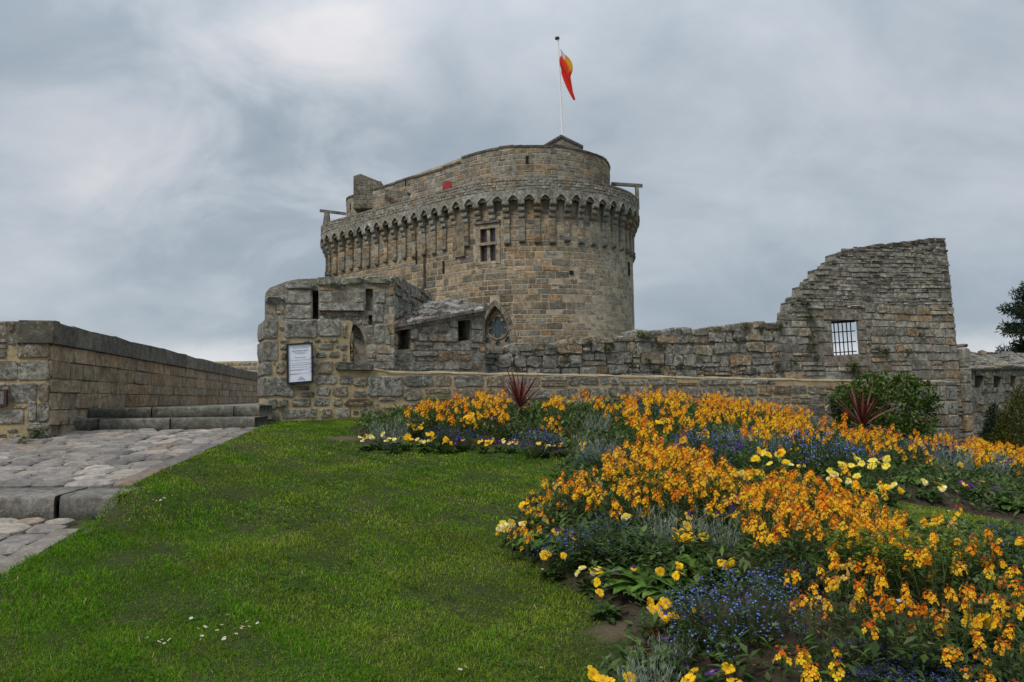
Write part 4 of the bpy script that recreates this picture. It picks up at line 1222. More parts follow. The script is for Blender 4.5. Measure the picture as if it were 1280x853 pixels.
# parapet wall over the arches, wall walk, set-back upper storey
def band(mb, s0, s1, n, d_out, d_in, z0, z1, tint=(1, 1, 1)):
    ss = np.linspace(s0, s1, n)
    b0_ = len(mb.v)
    for s_ in ss:
        for (d, z) in ((d_out, z0), (d_out, z1 - .06), (d_out - .06, z1), (d_in, z1), (d_in, z0)):
            mb.v.append(tuple(HU.P(s_, z, d))); mb.t.append(tint)
    for i in range(n - 1):
        for j in range(5):
            a, b = b0_ + i * 5 + j, b0_ + i * 5 + (j + 1) % 5; mb.f.append((a, a + 5, b + 5, b))
mb = MB(); band(mb, smac0, smac1, 140, DP - .03, DP - .42, ZSPR + .66, ZTOP); mb.build('parapet', M['mortar_grey'], keep)
ps = Stones(HU, M['parapet'], keep, 0, 'parapet_stone')
for (c0, c1, d0, d1) in courses(smac0, smac1, ZSPR + .67, ZTOP - .1, (.17, .27), (.25, .55), .03, .02, .1):
    ps.add(rrect(c0, c1, d0, d1, 8, .5, .1), random.uniform(-.01, .035) + .0, mac_tint(), .03, -.06, .5, .3)
# offset the stones to the parapet face
class Off:
    def P(s, u, v, d): return HU.P(u, v, d + DP - .02)
ps.items = []; ps.fr = Off()
for (c0, c1, d0, d1) in courses(smac0, smac1, ZSPR + .67, ZTOP - .1, (.17, .27), (.25, .55), .03, .02, .1):
    ps.add(rough(c0, c1, d0, d1, .35, .12), random.uniform(.0, .04), mac_tint(), .03, -.06, .5, .3)
u = smac0
while u < smac1:                                    # flat copings
    W = random.uniform(.4, .9)
    ps.add(quadstone(u, u + W - .01, ZTOP - .11, ZTOP + random.uniform(0, .04), .008, .02), .03, tuple(x * .9 for x in mac_tint()), .03, -.45, .6, .2); u += W
ps.build()
mb = MB(); s2 = np.linspace(0, HU.L, 120)
DU = -1.45
top_ring = [HU.P(x, ZTOP - .9, DP - .3) for x in s2]; mb.add(top_ring, [tuple(range(len(top_ring)))], (.2, .19, .16)); mb.build('wall_walk', M['mortar_grey'], keep)
# upper storey
def up_top(s_):
    """its top drops a little in a step left of the round part"""
    return ZUP - (.35 if s_ < s_kink else 0.0) + .05 * math.sin(s_ * 1.3)
s_kink = s_at(577, ZUP, DU)
mb = MB(); ss2 = np.sort(np.r_[np.linspace(0, HU.L, 160), s_kink - .001, s_kink + .001])
vb = [HU.P(x, ZTOP - 1.0, DU) for x in ss2]; vt_ = [HU.P(x, up_top(x) - .14, DU) for x in ss2]; k = len(ss2)
mb.add(vb + vt_, [(i, i + 1, i + 1 + k, i + k) for i in range(k - 1)] + [tuple(range(k, 2 * k)), (k - 1, 0, k, 2 * k - 1)])
upper = mb.build('upper_storey', M['mortar_tower'], keep)
class OffU:
    def P(s, u, v, d): return HU.P(u, v, d + DU)
us2 = Stones(OffU(), M['tower'], upper, 120, 'stone')
u0u, u1u = s_at(428, ZUP - 1, DU) - 1.5, s_at(762, ZUP - 1, DU) + 1.5
for (c0, c1, d0, d1) in courses(u0u, u1u, ZTOP - .1, ZUP - .15, (.26, .4), (.4, 1.0), .05, 0, .08):
    if d0 > up_top((c0 + c1) / 2) - .22: continue
    d1 = min(d1, up_top((c0 + c1) / 2) - .15)
    tn = np.array((.285, .258, .212)) if random.random() < .72 else np.array((.33, .245, .16))
    us2.add(rough(c0, c1, d0, d1, .12, .05), random.uniform(.008, .035), tuple(tn * random.uniform(.7, 1.2)), .04, -.04, .5, .2)
us2.add([(s_at(614, ZUP - 2, DU), ZUP - 2.05), (s_at(646, ZUP - 2, DU), ZUP - 2.05), (s_at(646, ZUP - 2, DU), ZUP - 1.3), (s_at(614, ZUP - 2, DU), ZUP - 1.3)], .045, (.28, .26, .215), .03, -.04, .6, .05, prio=9)
u = u0u
while u < u1u:
    W = random.uniform(.7, 1.3); tp = min(up_top(u), up_top(u + W))
    if u < s_kink < u + W: W = s_kink - u
    if W > .05: us2.add(quadstone(u, u + W - .012, tp - .15, tp, .008, .02), .07, shade((.17, .155, .125), .6, .85), .03, -.4, .6, .1)
    u += max(W, .05)
us2.build()
# red arched opening, and dark blocks painting the shade inside small holes
def arch_pts(fr_c, z0, w, h, n=8): return [(fr_c - w / 2, z0)] + [(fr_c + w / 2 * math.cos(math.pi - math.pi * k / n), z0 + h * math.sin(math.pi * k / n)) for k in range(1, n)] + [(fr_c + w / 2, z0)]
sr = s_at(560, ZUP - 2.2, DU); zr = at(560, 234.5, OffU().P(sr, 0, 0).y).z
mb = MB(); ap = arch_pts(sr, zr - .1, .85, .55); mb.prism(OffU(), ap[:1] + ap[-1:] + ap[1:-1][::-1], -.05, .13); mb.build('red_door_head', plain_mat('red_paint', (.30, .03, .03), .6, .3), keep)
def painted_hole(px, py, w, h, d=0.0, nm='painted_putlog_hole'):
    s_ = s_at(px, EYE + 8, d); z_ = at(px, py, HU.P(s_, 0, d).y).z
    mb = MB(); mb.box(s_ - w / 2, s_ + w / 2, d - .02, d + .05, z_ - h / 2, z_ + h / 2, (1, 1, 1), HU); mb.build(nm, M['hole_shade'], keep)  # solid block on the wall face, its colour stands for the hole's shade
painted_hole(714, 341, .26, .24); painted_hole(661, 200, .22, .5, DU); painted_hole(555, 334, .16, .8, 0, 'painted_arrow_slit'); painted_hole(521, 322, .16, .9, 0, 'painted_arrow_slit'); painted_hole(786, 336, .3, .9, 0, 'painted_arrow_slit')
painted_hole(438, 258, .14, .5, DU, 'painted_arrow_slit'); painted_hole(508, 228, .14, .5, DU, 'painted_arrow_slit')
# turret block on the left of the upper storey
def block_on(px0, px1, ytop, ybot, d, depth, nm, ridge):
    sm = s_at((px0 + px1) / 2, ZUP, d); Pm = HU.P(sm, 0, d)
    F = Plane((at(px0, 240, Pm.y).x, Pm.y), (at(px1, 240, Pm.y).x, Pm.y)); w_ = F.L
    zt_ = F.px((px0 + px1) / 2, ytop)[1]; zb_ = F.px((px0 + px1) / 2, ybot)[1]
    return F, w_, zt_, zb_
F, w_, zt_, zb_ = block_on(443, 478, 221, 262, DU, 1, 'turret', 0)
mb = MB(); mb.prism(F, [(0, zb_), (w_, zb_), (w_, zt_ - .55), (w_ * .25, zt_ + .12), (0, zt_ - .05)], -1.6, .35, tint=(.19, .17, .135)); tr = mb.build('stair_turret', M['tower'], keep)
ts = Stones(F, M['tower'], tr, 60, 'stone')
class OffF:
    def P(s, u, v, d): return F.P(u, v, d + .35)
ts.fr = OffF()
for (c0, c1, d0, d1) in courses(0, w_, zb_, zt_ - .5, (.26, .38), (.35, .8), .045): ts.add(quadstone(c0, c1, d0, d1, .02, .03), .02, tuple(np.array((.19, .165, .125)) * random.uniform(.7, 1.25)), .04)
ts.build()
# gablet with the flagpole
F, w_, zt_, zb_ = block_on(680, 729, 170, 190, DU - 2.0, 1, 'gablet', 0)
mb = MB(); mb.prism(F, [(0, zb_ - .8), (w_, zb_ - .8), (w_, zb_ + .35), (w_ * .46, zt_ - .05), (0, zb_ + .38)], -1.2, 0, tint=(.17, .155, .13)); gbl = mb.build('gablet', M['tower'], keep)
for a, b in (((-.06, zb_ + .36), (w_ * .46, zt_)), ((w_ * .46, zt_), (w_ + .06, zb_ + .33))):
    mb = MB(); mb.prism(F, [(a[0], a[1] - .1), (b[0], b[1] - .1), (b[0], b[1] + .06), (a[0], a[1] + .06)], -1.3, .1, tint=(.12, .11, .095)); mb.build('coping', M['parapet'], gbl)
fpY = F.A.y + .6
# timber/stone frames: beam from the upper wall to a post on the parapet
def beam(px0, py0, px1, py1, d0, d1, post_y):
    s0_, s1_ = s_at(px0, ZTOP, d0), s_at(px1, ZTOP, d1)
    a, b = at(px0, py0, HU.P(s0_, 0, d0).y), at(px1, py1, HU.P(s1_, 0, d1).y)
    bm = MB(); bm.tube(a, b, .13, .13, 4, (.16, .145, .12)); o = bm.build('stone_beam', M['parapet'], keep)
    if post_y:
        bm = MB(); q_ = b + (a - b).normalized() * .25
        e_ = Vector((q_.x, q_.y, at(px1, post_y, q_.y).z)); bm.tube(e_, q_, .26, .16, 4, (.19, .18, .15)); bm.build('post', M['parapet'], o)
s_l = Vector((0, 0, 0))
def beam3(A_, B_, post=None, r=.14):
    bm = MB(); bm.tube(A_, B_, r, r, 4, (.16, .145, .12)); o = bm.build('stone_beam', M['parapet'], keep)
    if post:
        q_ = B_ + (A_ - B_).normalized() * post[1]
        bm = MB(); bm.tube(Vector((q_.x, q_.y, post[0])), q_, post[2], post[3], 4, (.19, .18, .15)); bm.build('post', M['parapet'], o)
LY = 58.5
beam3(at(432, 267.5, LY), at(400, 263.5, LY), (at(410, 288, LY).z, .55, .42, .22))
RY = 53.0
beam3(at(764, 230, RY), at(803, 232.5, RY), (at(797, 262, RY).z, .4, .19, .17), .15)
beam3(at(477, 238, 54.5), at(511, 243, 50.8), None, .16)
# cross window
cwin = empty('cross_window', tuple(FWn.P(.65, wz0, 0)), parent=keep)
mb = MB(); hw_ = FWn.L
mb.prism(FWn, [(-.2, wz0 - .18), (hw_ + .2, wz0 - .18), (hw_ + .2, wz1 + .25), (-.2, wz1 + .25)], -.45, .05, [[(.16, wz0), (hw_ - .1, wz0), (hw_ - .1, wz1 - .05), (.16, wz1 - .05)]], (.36, .30, .215)); mb.build('surround', M['tower'], cwin)
mb = MB(); mb.box(hw_ / 2 - .08, hw_ / 2 + .14, -.3, -.05, wz0, wz1 - .05, (.36, .30, .215), FWn); mb.build('mullion', M['tower'], cwin)
mb = MB(); zm_ = wz0 + (wz1 - wz0) * .52; mb.box(.05, hw_ + .0, -.28, .1, zm_ - .09, zm_ + .09, (.34, .285, .205), FWn); mb.build('transom', M['tower'], cwin)
glass = plain_mat('dark_glass', (.03, .035, .04), .15, .5, 0, .1)
redp = plain_mat('red_frame', (.10, .022, .02), .5, .3)
for (a, b) in ((.16, hw_ / 2 - .09), (hw_ / 2 + .15, hw_ - .1)):
    for (c_, d) in ((wz0, zm_ - .1), (zm_ + .1, wz1 - .05)):
        mb = MB(); mb.box(a, b, -.27, -.24, c_, d, (1, 1, 1), FWn); pn = mb.build('pane', glass, cwin)
        mb = MB(); mb.prism(FWn, [(a, c_), (b, c_), (b, d), (a, d)], -.24, -.19, [[(a + .06, c_ + .06), (b - .06, c_ + .06), (b - .06, d - .06), (a + .06, d - .06)]]); mb.build('sash', redp, cwin)
mb = MB(); mb.box(-.25, hw_ + .25, -.05, .16, wz1 + .26, wz1 + .42, (.17, .15, .115), FWn); mb.build('hood', M['tower'], cwin)
# pointed tracery window
gw = empty('tracery_window', tuple(FGn.P(GW / 2, gz0, 0)), parent=keep)
def pointed(cx, half, zs, h, n=9):
    """points of a pointed arch from right springing over the apex to the left"""
    out = []
    for k in range(n + 1):
        t_ = k / n; ro = 1.75 * half; Hn = math.sqrt(ro ** 2 - (ro - half) ** 2); out.append((cx + math.sqrt(max(0, ro ** 2 - (t_ * Hn) ** 2)) - (ro - half), zs + h * t_))
    return out + [(2 * cx - a, b) for a, b in out[-2::-1]]
cx = GW / 2; zs = gz0 + .25; apex_h = gz1 - zs - .02
hole_a = pointed(cx, GW / 2 - .02, zs, apex_h)
full = [(-.1, gz0 - .9), (GW + .1, gz0 - .9), (GW + .1, gz1 + .1), (-.1, gz1 + .1)]
mb = MB(); mb.prism(FGn, full, -.55, -.02, [[(.02, gz0 - .8), (GW - .02, gz0 - .8)] + hole_a], (.22, .18, .125)); mb.build('reveal', M['tower'], gw)
def circle(cx_, cz_, r, n=20, f=None): return [(cx_ + (f(a) if f else r) * math.cos(a), cz_ + (f(a) if f else r) * math.sin(a)) for a in [2 * math.pi * k / n for k in range(n)]]
rc = (cx, FGn.px(619, 409.5)[1]); rr = .72
six = circle(*rc, 1, 48, lambda a: rr * (.55 + .36 * abs(math.cos(3 * (a - math.pi / 6))) ** .5))
tri1 = circle(cx + .66, rc[1] - .78, 1, 24, lambda a: .22 * (.62 + .4 * abs(math.cos(1.5 * (a - math.pi / 2)))))
tri2 = [(2 * cx - a, b) for a, b in tri1][::-1]
low_ = circle(cx, rc[1] - .98, .17, 12)
inner = [(a + (cx - a) * .06, b - .04) for a, b in hole_a]
mb = MB(); mb.prism(FGn, [(.06, gz0 - .8), (GW - .06, gz0 - .8)] + inner, -.5, -.36, [six, tri1, tri2, low_], (.25, .205, .145)); mb.build('tracery', M['tower'], gw)
mb = MB(); mb.add([FGn.P(a, b, -.37) for a, b in circle(*rc, rr * 1.08, 40)] + [FGn.P(a, b, -.37) for a, b in circle(*rc, rr * .95, 40)] + [FGn.P(a, b, -.29) for a, b in circle(*rc, rr * 1.0, 40)],
     [f_ for i in range(40) for f_ in ((i, (i + 1) % 40, 80 + (i + 1) % 40, 80 + i), (40 + i, 80 + i, 80 + (i + 1) % 40, 40 + (i + 1) % 40))], (.30, .25, .18)); mb.build('rose_ring', M['tower'], gw)
mb = MB(); mb.box(.05, GW - .05, -.52, -.46, gz0 - .8, gz1, (1, 1, 1), FGn); mb.build('glazing', plain_mat('leaded_glass', (.035, .05, .055), .25, .5, 0, .3, 6), gw)
o1, o2 = pointed(cx, GW / 2 + .0, zs, apex_h, 8), pointed(cx, GW / 2 + .42, zs, apex_h + .42, 8)
for i in range(len(o1) - 1):
    mb = MB(); g_ = .012
    a, b, c_, d = (Vector(x) for x in (o1[i], o1[i + 1], o2[i + 1], o2[i]))
    m_ = (a + b + c_ + d) / 4; pts = [m_ + (x - m_) * .9 for x in (a, d, c_, b)]
    mb.prism(FGn, [tuple(x) for x in pts], -.05, .08, tint=tuple(np.array((.215, .18, .135)) * random.uniform(.6, 1.25))); mb.build('voussoir', M['tower'], gw)

# ---- flag
FPB = at(703.5, 172, fpY); FPT = at(697.5, 49, fpY)
fp = empty('flagpole', tuple(FPB), 'tall white flagpole on top of the keep', 'flagpole')
mb = MB(); mb.tube(FPB - Vector((0, 0, .6)), FPT, .075, .05, 10); mb.build('pole', plain_mat('white_paint', (.75, .75, .74), .4, .4, 0, .05), fp)
mb = MB(); mb.tube(FPT - Vector((.05, 0, 0)), FPT + Vector((-.05, 0, .12)), .17, .15, 10); mb.build('finial', M['iron'], fp)
flag = empty('flag', tuple(at(699.5, 62, fpY)), 'limp red and yellow flag hanging from the pole on the keep', 'flag')
def flag_mesh():
    """cloth hanging limp from the hoist: gathered folds that run down to one free corner"""
    V, Fc, T = [], [], []
    rows, cols = 22, 12
    for i in range(rows + 1):
        a = i / rows                                   # along the fly, from the hoist to the free end
        up = at(700.2 + 18 * a ** .8, 61 + 60 * a ** 1.2, fpY); lo = at(700.6 + 17.4 * a ** 1.1, 91 + 37 * a, fpY)
        for j in range(cols + 1):
            b = j / cols
            pt = up.lerp(lo, b) + Vector((.07 * math.sin(b * 9 + a * 4), .20 * math.sin(b * 10 + a * 3) * (1 - .4 * a), 0))
            if a > .12 and a < .62 and b < .4: pt.x += .34 * math.sin((a - .12) / .5 * math.pi) * (1 - b / .4)
            V.append(pt)
            if b < .22 and a < .14: T.append((.78, .76, .80))
            elif b < .18 and a < .5: T.append((.76, .40, .02))
            else: T.append((.80, .055, .028))
    for i in range(rows):
        for j in range(cols):
            k_ = i * (cols + 1) + j; Fc.append((k_, k_ + 1, k_ + cols + 2, k_ + cols + 1))
    return V, Fc, T
V, Fc, T = flag_mesh()
o = mesh_obj('cloth', V, Fc, tint_mat('flag_cloth', .7, .45, .2, .05), flag, np.array(T), True)

# ================================================================== VEGETATION
def wedge_noise(x, y, f=1.0):
    return (np.sin(x * 1.7 * f + 1.3 * np.sin(y * 1.1 * f)) + np.sin(y * 2.3 * f + 1.7 * np.sin(x * 1.9 * f + 2)) + np.sin((x + y) * 3.9 * f + 1)) / 3
def blades(x, y, z, h, w, lean, tint, curl=.5):
    """grass blades (two-segment, tapering) as numpy arrays"""
    n = len(x); a = rng.uniform(0, 2 * np.pi, n); la = rng.uniform(0, 2 * np.pi, n)
    dx, dy = np.cos(a) * w / 2, np.sin(a) * w / 2
    lx, ly = np.cos(la) * lean * h, np.sin(la) * lean * h
    V = np.empty((n, 5, 3), np.float32)
    V[:, 0] = np.c_[x - dx, y - dy, z]; V[:, 1] = np.c_[x + dx, y + dy, z]
    V[:, 2] = np.c_[x - dx * .75 + lx * curl * .6, y - dy * .75 + ly * curl * .6, z + h * .6]
    V[:, 3] = np.c_[x + dx * .75 + lx * curl * .6, y + dy * .75 + ly * curl * .6, z + h * .6]
    V[:, 4] = np.c_[x + lx, y + ly, z + h * (1 - .35 * lean)]
    b = np.arange(n)[:, None] * 5
    T = np.concatenate([b + [0, 1, 3], b + [0, 3, 2], b + [2, 3, 4]])
    return V.reshape(-1, 3), T, np.repeat(tint, 5, 0)
_w0 = Vector((F1.A.x, F1.A.y)); 
def front_of_wall(x, y): return (x - F1.A.x) * F1.N.x + (y - F1.A.y) * F1.N.y > .02
VV, TT_, CC = [], [], []; base_i = 0
for (y0, y1, dens, wid) in ((1.9, 3.4, 23000, .0025), (3.4, 5.0, 13000, .0034), (5.0, 7.4, 5200, .0055), (7.4, 12.0, 2800, .008)):
    x0, x1 = -.72 * y1 - .2, .72 * y1 + .4
    n = int((x1 - x0) * (y1 - y0) * dens)
    x = rng.uniform(x0, x1, n); y = rng.uniform(y0, y1, n)
    ex = EB[0] + (EA[0] - EB[0]) * (y - EB[1]) / (EA[1] - EB[1])
    ok = (x > ex + .02 + rng.uniform(-.03, .02, n)) & front_of_wall(x, y) & (np.abs(x) < .70 * y + .3)
    ok &= ~in_poly(x, y, BED)
    x, y = x[ok], y[ok]
    de = poly_dist(x, y, BED); wob = wedge_noise(x, y, 3.1)
    ok = de > .02 + .05 * np.clip(wob, 0, 1)
    worn = np.hypot((x - hit(768, 790)[0]) / .12, (y - hit(768, 790)[1]) / .15)           # bare patch at the bed's edge
    worn2 = np.hypot((x - hit(430, 548)[0]) / .22, (y - hit(430, 548)[1]) / .25)
    ok &= (np.minimum(worn, worn2) + rng.uniform(-.5, .5, len(x))) > 1.0
    x, y, de = x[ok], y[ok], de[ok]; n = len(x)
    pn = wedge_noise(x, y, .55) * .5 + wedge_noise(x, y, 1.9) * .4 + wedge_noise(x, y, 6) * .35 + wedge_noise(x + 3, y, 15) * .2
    dry = np.clip(.26 + .55 * pn + .06 * (x + 1.0) + .035 * (y - 4), 0, 1)
    r = rng.random(n)[:, None]
    lush = np.array((.058, .175, .005)); mid = np.array((.130, .265, .009)); olive = np.array((.28, .31, .034)); straw = np.array((.36, .31, .12))
    c = lush * (1 - r) + mid * r
    d = dry[:, None]
    c = c * (1 - d * .85) + (olive * (.8 + .4 * r)) * d * .85
    st_ = rng.random(n) < .05 + .10 * dry
    c[st_] = straw * rng.uniform(.6, 1.1, (st_.sum(), 1))
    c *= rng.uniform(.72, 1.25, (n, 1))
    h = rng.uniform(.011, .029, n) * (1.15 - .35 * dry) * (1 + .45 * wedge_noise(x, y, 4.3) + .25 * wedge_noise(x, y, 11))
    dw = (x - F1.A.x) * F1.N.x + (y - F1.A.y) * F1.N.y
    h *= 1 + 1.3 * np.clip(1 - dw / .15, 0, 1)
    ex = EB[0] + (EA[0] - EB[0]) * (y - EB[1]) / (EA[1] - EB[1])
    h *= 1 + .5 * np.clip(1 - (x - ex) / .12, 0, 1)
    v_, t_, c_ = blades(x, y, Gn(x, y) - .004, h, wid * rng.uniform(.7, 1.3, n), rng.uniform(.4, 1.5, n), c)
    VV.append(v_); TT_.append(t_ + base_i); CC.append(c_); base_i += len(v_)
gm = np_mesh('grass', np.concatenate(VV), np.concatenate(TT_), M['grass'], np.concatenate(CC))
go = bpy.data.objects.new('grass', gm); col.objects.link(go)
tag(go, 'short mown green grass covering the sloping lawn', 'grass', kind='stuff')

# clover and broad-leaved weeds in patches of the lawn
n = 60000; x = rng.uniform(-3.4, 3.0, n); y = rng.uniform(1.9, 8.5, n)
ok = (x > EB[0] + (EA[0] - EB[0]) * (y - EB[1]) / (EA[1] - EB[1]) + .06) & ~in_poly(x, y, BED) & (np.abs(x) < .7 * y + .2) & (wedge_noise(x + 5, y, 2.3) * .6 + wedge_noise(x, y + 2, 7) * .5 > .32)
x, y = x[ok], y[ok]; n = len(x)
an = rng.uniform(0, 6.28, n); ax = np.c_[np.cos(an), np.sin(an), rng.uniform(-.1, .5, n)]; sd = np.c_[-np.sin(an), np.cos(an), rng.uniform(-.3, .3, n)]
l = rng.uniform(.008, .018, n)[:, None] * (1 + .08 * y[:, None]); Pp = np.c_[x, y, Gn(x, y) + rng.uniform(.008, .026, n)]
V = np.stack([Pp, Pp + ax * l * .55 + sd * l * .38, Pp + ax * l, Pp + ax * l * .55 - sd * l * .38], 1).reshape(-1, 3); b = np.arange(n)[:, None] * 4
cc = np.array([(.045, .125, .012), (.06, .15, .014), (.035, .10, .012)])[rng.integers(0, 3, n)] * rng.uniform(.7, 1.25, (n, 1))
o = bpy.data.objects.new('clover', np_mesh('clover', V, np.concatenate([b + [0, 1, 2], b + [0, 2, 3]]), M['grass'], np.repeat(cc, 4, 0))); col.objects.link(o)
tag(o, 'patches of small clover leaves among the lawn grass', 'clover', kind='stuff')

# ---------- plant building blocks
def onb(n_):
    n_ = Vector(n_).normalized(); u = n_.orthogonal().normalized(); return n_, u, n_.cross(u)
def rnd(a, b): return random.uniform(a, b)
def vary(c, k=.2):
    f = rnd(1 - k, 1 + k); return tuple(min(.95, x * f * rnd(.95, 1.05)) for x in c)
def add_flower(mb, c, n_, r, npet, colr, core=None, cup=.25, wide=1.0, rot=None, cols=None):
    n_, u, v = onb(n_); c = Vector(c); rot = rnd(0, 6.28) if rot is None else rot
    for k in range(npet):
        a = rot + 2 * math.pi * k / npet; d = u * math.cos(a) + v * math.sin(a); s = n_.cross(d)
        rr = r * rnd(.85, 1.1); cp = cup * rnd(.5, 1.5)
        pc = cols[k] if cols else vary(colr, .15); cc = core or pc
        p0 = c; l1 = c + d * rr * .38 + s * rr * .26 * wide + n_ * rr * cp * .35; r1 = c + d * rr * .38 - s * rr * .26 * wide + n_ * rr * cp * .35
        l2 = c + d * rr * .82 + s * rr * .42 * wide + n_ * rr * cp * .5; r2 = c + d * rr * .82 - s * rr * .42 * wide + n_ * rr * cp * .5
        tp = c + d * rr * 1.05 + n_ * rr * cp * .3
        mb.add([p0, l1, l2, tp, r2, r1], [(0, 1, 5), (1, 2, 4, 5), (2, 3, 4)], [cc, pc, pc, pc, pc, pc])
def add_leaf(mb, p, d, L, W, colr, droop=.4, up=Vector((0, 0, 1)), fold=.15):
    """a pointed leaf, five points long"""
    p = Vector(p); d = Vector(d).normalized(); s = d.cross(up)
    if s.length < .05: s = d.orthogonal()
    s.normalize(); nn = s.cross(d)
    pts = []
    for t_, w_ in ((0, .12), (.35, 1.0), (.7, .8)):
        c = p + d * L * t_ - Vector((0, 0, 1)) * droop * L * t_ * t_
        pts += [c + s * W / 2 * w_ + nn * W * fold * w_, c - s * W / 2 * w_ + nn * W * fold * w_]
    pts.append(p + d * L - Vector((0, 0, 1)) * droop * L)
    mb.add(pts, [(0, 2, 3, 1), (2, 4, 5, 3), (4, 6, 5)], colr)
def add_stem(mb, a, b, r, colr, bend=.0, n=2):
    a, b = Vector(a), Vector(b); prev = None
    off = Vector((rnd(-1, 1), rnd(-1, 1), 0)) * bend
    pts = [a.lerp(b, i / n) + off * math.sin(math.pi * i / n) for i in range(n + 1)]
    vs = []; fs = []
    for i, q_ in enumerate(pts):
        rr = r * (1 - .4 * i / n)
        for k in range(3):
            an = k * 2.094; vs.append(q_ + Vector((math.cos(an) * rr, math.sin(an) * rr, 0)))
    for i in range(n):
        for k in range(3): fs.append((i * 3 + k, i * 3 + (k + 1) % 3, i * 3 + 3 + (k + 1) % 3, i * 3 + 3 + k))
    mb.add(vs, fs, colr); return pts
def proto_mesh(mb, name, mat): return make_mesh(name, mb.v, mb.f, mat, np.array(mb.t, float))

# wallflowers
OR = [(.86, .42, .020), (.86, .34, .015), (.82, .22, .012), (.88, .53, .030), (.62, .09, .010)]
def head_mesh(seed, kind):
    random.seed(seed); mb = MB()
    n = random.randint(10, 20) if kind < 3 else random.randint(6, 9); H = rnd(.05, .095)
    pal = [OR[0], OR[1], OR[3]] if kind == 0 else [OR[1], OR[2], OR[0]] if kind == 1 else [OR[3], (.84, .52, .03), OR[0]]
    if kind == 3: pal = [(.62, .24, .03), (.50, .15, .02), (.70, .42, .10)]
    base = vary(random.choice(pal), .12)
    for i in range(n):
        t_ = i / n; a = i * 2.4 + rnd(-.3, .3); rad = .029 * (1 - .55 * t_) * rnd(.8, 1.15)
        c = Vector((math.cos(a) * rad, math.sin(a) * rad, H * t_ - .03 + rnd(-.004, .004)))
        nn = Vector((math.cos(a), math.sin(a), .25 + 1.0 * t_))
        if t_ < .78: add_flower(mb, c, nn, .0150 * (1.08 - .35 * t_), 4, (base if random.random() < .75 else random.choice(pal)) if random.random() > .55 * max(0, t_ - .35) else OR[4], (.76, .26, .012), rnd(.1, .5), 1.15)
        else: add_flower(mb, c, nn, .010, 4, (.50, .10, .012), None, 1.6, .9)
    return proto_mesh(mb, 'flower_head', M['petal'])
HEADS = [[head_mesh(100 + 10 * k + i, k) for i in range(6)] for k in range(4)]
def wall_foliage(seed, h0):
    random.seed(seed); mb = MB(); tips = []
    ns = random.randint(7, 9)
    for i in range(ns):
        a = i * 2.4 + rnd(-.4, .4); rad = .13 * math.sqrt((i + .5) / ns) * rnd(.8, 1.3); h = h0 * rnd(.78, 1.12)
        tip = Vector((math.cos(a) * rad, math.sin(a) * rad, h)); b = Vector((math.cos(a) * rad * .35, math.sin(a) * rad * .35, 0))
        g = vary((.085, .115, .035), .25)
        pts = add_stem(mb, b, tip, .0035, g, .02, 3)
        for k in range(15):
            t_ = rnd(.08, .92); q_ = b.lerp(tip, t_); an = rnd(0, 6.28)
            gl = vary((.055, .095, .026) if random.random() < .7 else (.095, .125, .05), .3)
            add_leaf(mb, q_, (math.cos(an), math.sin(an), rnd(.35, 1.1)), rnd(.045, .085) * (1.1 - .4 * t_), rnd(.009, .014), gl, rnd(.1, .5))
        tips.append(tip)
        if random.random() < .5: tips.append(b.lerp(tip, .85) + Vector((rnd(-.04, .04), rnd(-.04, .04), rnd(-.05, 0))))
    return proto_mesh(mb, 'foliage', M['leaf']), tips
WF = [wall_foliage(300 + i, .36) for i in range(6)]
def joined_heads(i, kind, seed):
    random.seed(seed); mb = MB()
    for tp in WF[i][1]:
        if random.random() < .22: continue
        me = random.choice(HEADS[kind if random.random() < .62 else random.randrange(4)]); s = rnd(.6, 1.05); a = rnd(0, 6.28); ca, sa = math.cos(a), math.sin(a)
        cols_ = np.empty(len(me.vertices) * 4, np.float32); me.attributes['tint'].data.foreach_get('color', cols_); cols_ = cols_.reshape(-1, 4)[:, :3]
        vs = [tp + Vector((v.co.x * ca - v.co.y * sa, v.co.x * sa + v.co.y * ca, v.co.z)) * s for v in me.vertices]
        mb.add(vs, [tuple(p_.vertices) for p_ in me.polygons], [tuple(x) for x in cols_])
    return proto_mesh(mb, 'blossoms', M['petal'])
WJ = [[joined_heads(i, k, 500 + 7 * i + k) for i in range(6)] for k in range(3)]
def obj_of(name, me, parent, loc=(0, 0, 0), rz=0, s=1):
    o = bpy.data.objects.new(name, me); col.objects.link(o); o.parent = parent
    o.location = loc; o.rotation_euler = (0, 0, rz); o.scale = (s, s, s); return o
def gz(x, y): return float(bed_z(np.array(x), np.array(y))) if in_poly(np.array(x), np.array(y), BED) else float(Gn(x, y))
def wallflower(x, y, label, group, s=1.0, kind=None):
    i = random.randrange(6); kind = random.choices((0, 1, 2), (5, 4, 3))[0] if kind is None else kind
    label = label.replace('orange wallflower', ('orange', 'deep orange', 'golden yellow')[kind] + ' wallflower')
    e_ = empty('wallflower', (x, y, gz(x, y) - .01), label, 'flower', group)
    e_.rotation_euler = (jit(.06), jit(.06), rnd(0, 6.28)); e_.scale = (s, s, s * rnd(.9, 1.1))
    obj_of('foliage', WF[i][0], e_)
    if y < 4.8:
        for tp in (WF[i][1][:8] if 'nearest' in label else WF[i][1]):
            if random.random() < .18: continue
            obj_of('flower_head', random.choice(HEADS[kind if random.random() < .6 else random.randrange(4)]), e_, tp + Vector((0, 0, jit(.05))), rnd(0, 6.28), rnd(.5, .95)).rotation_euler.rotate_axis('X', jit(.5))
    else: obj_of('blossoms', WJ[kind][i], e_)
USED = []; BIGP = []
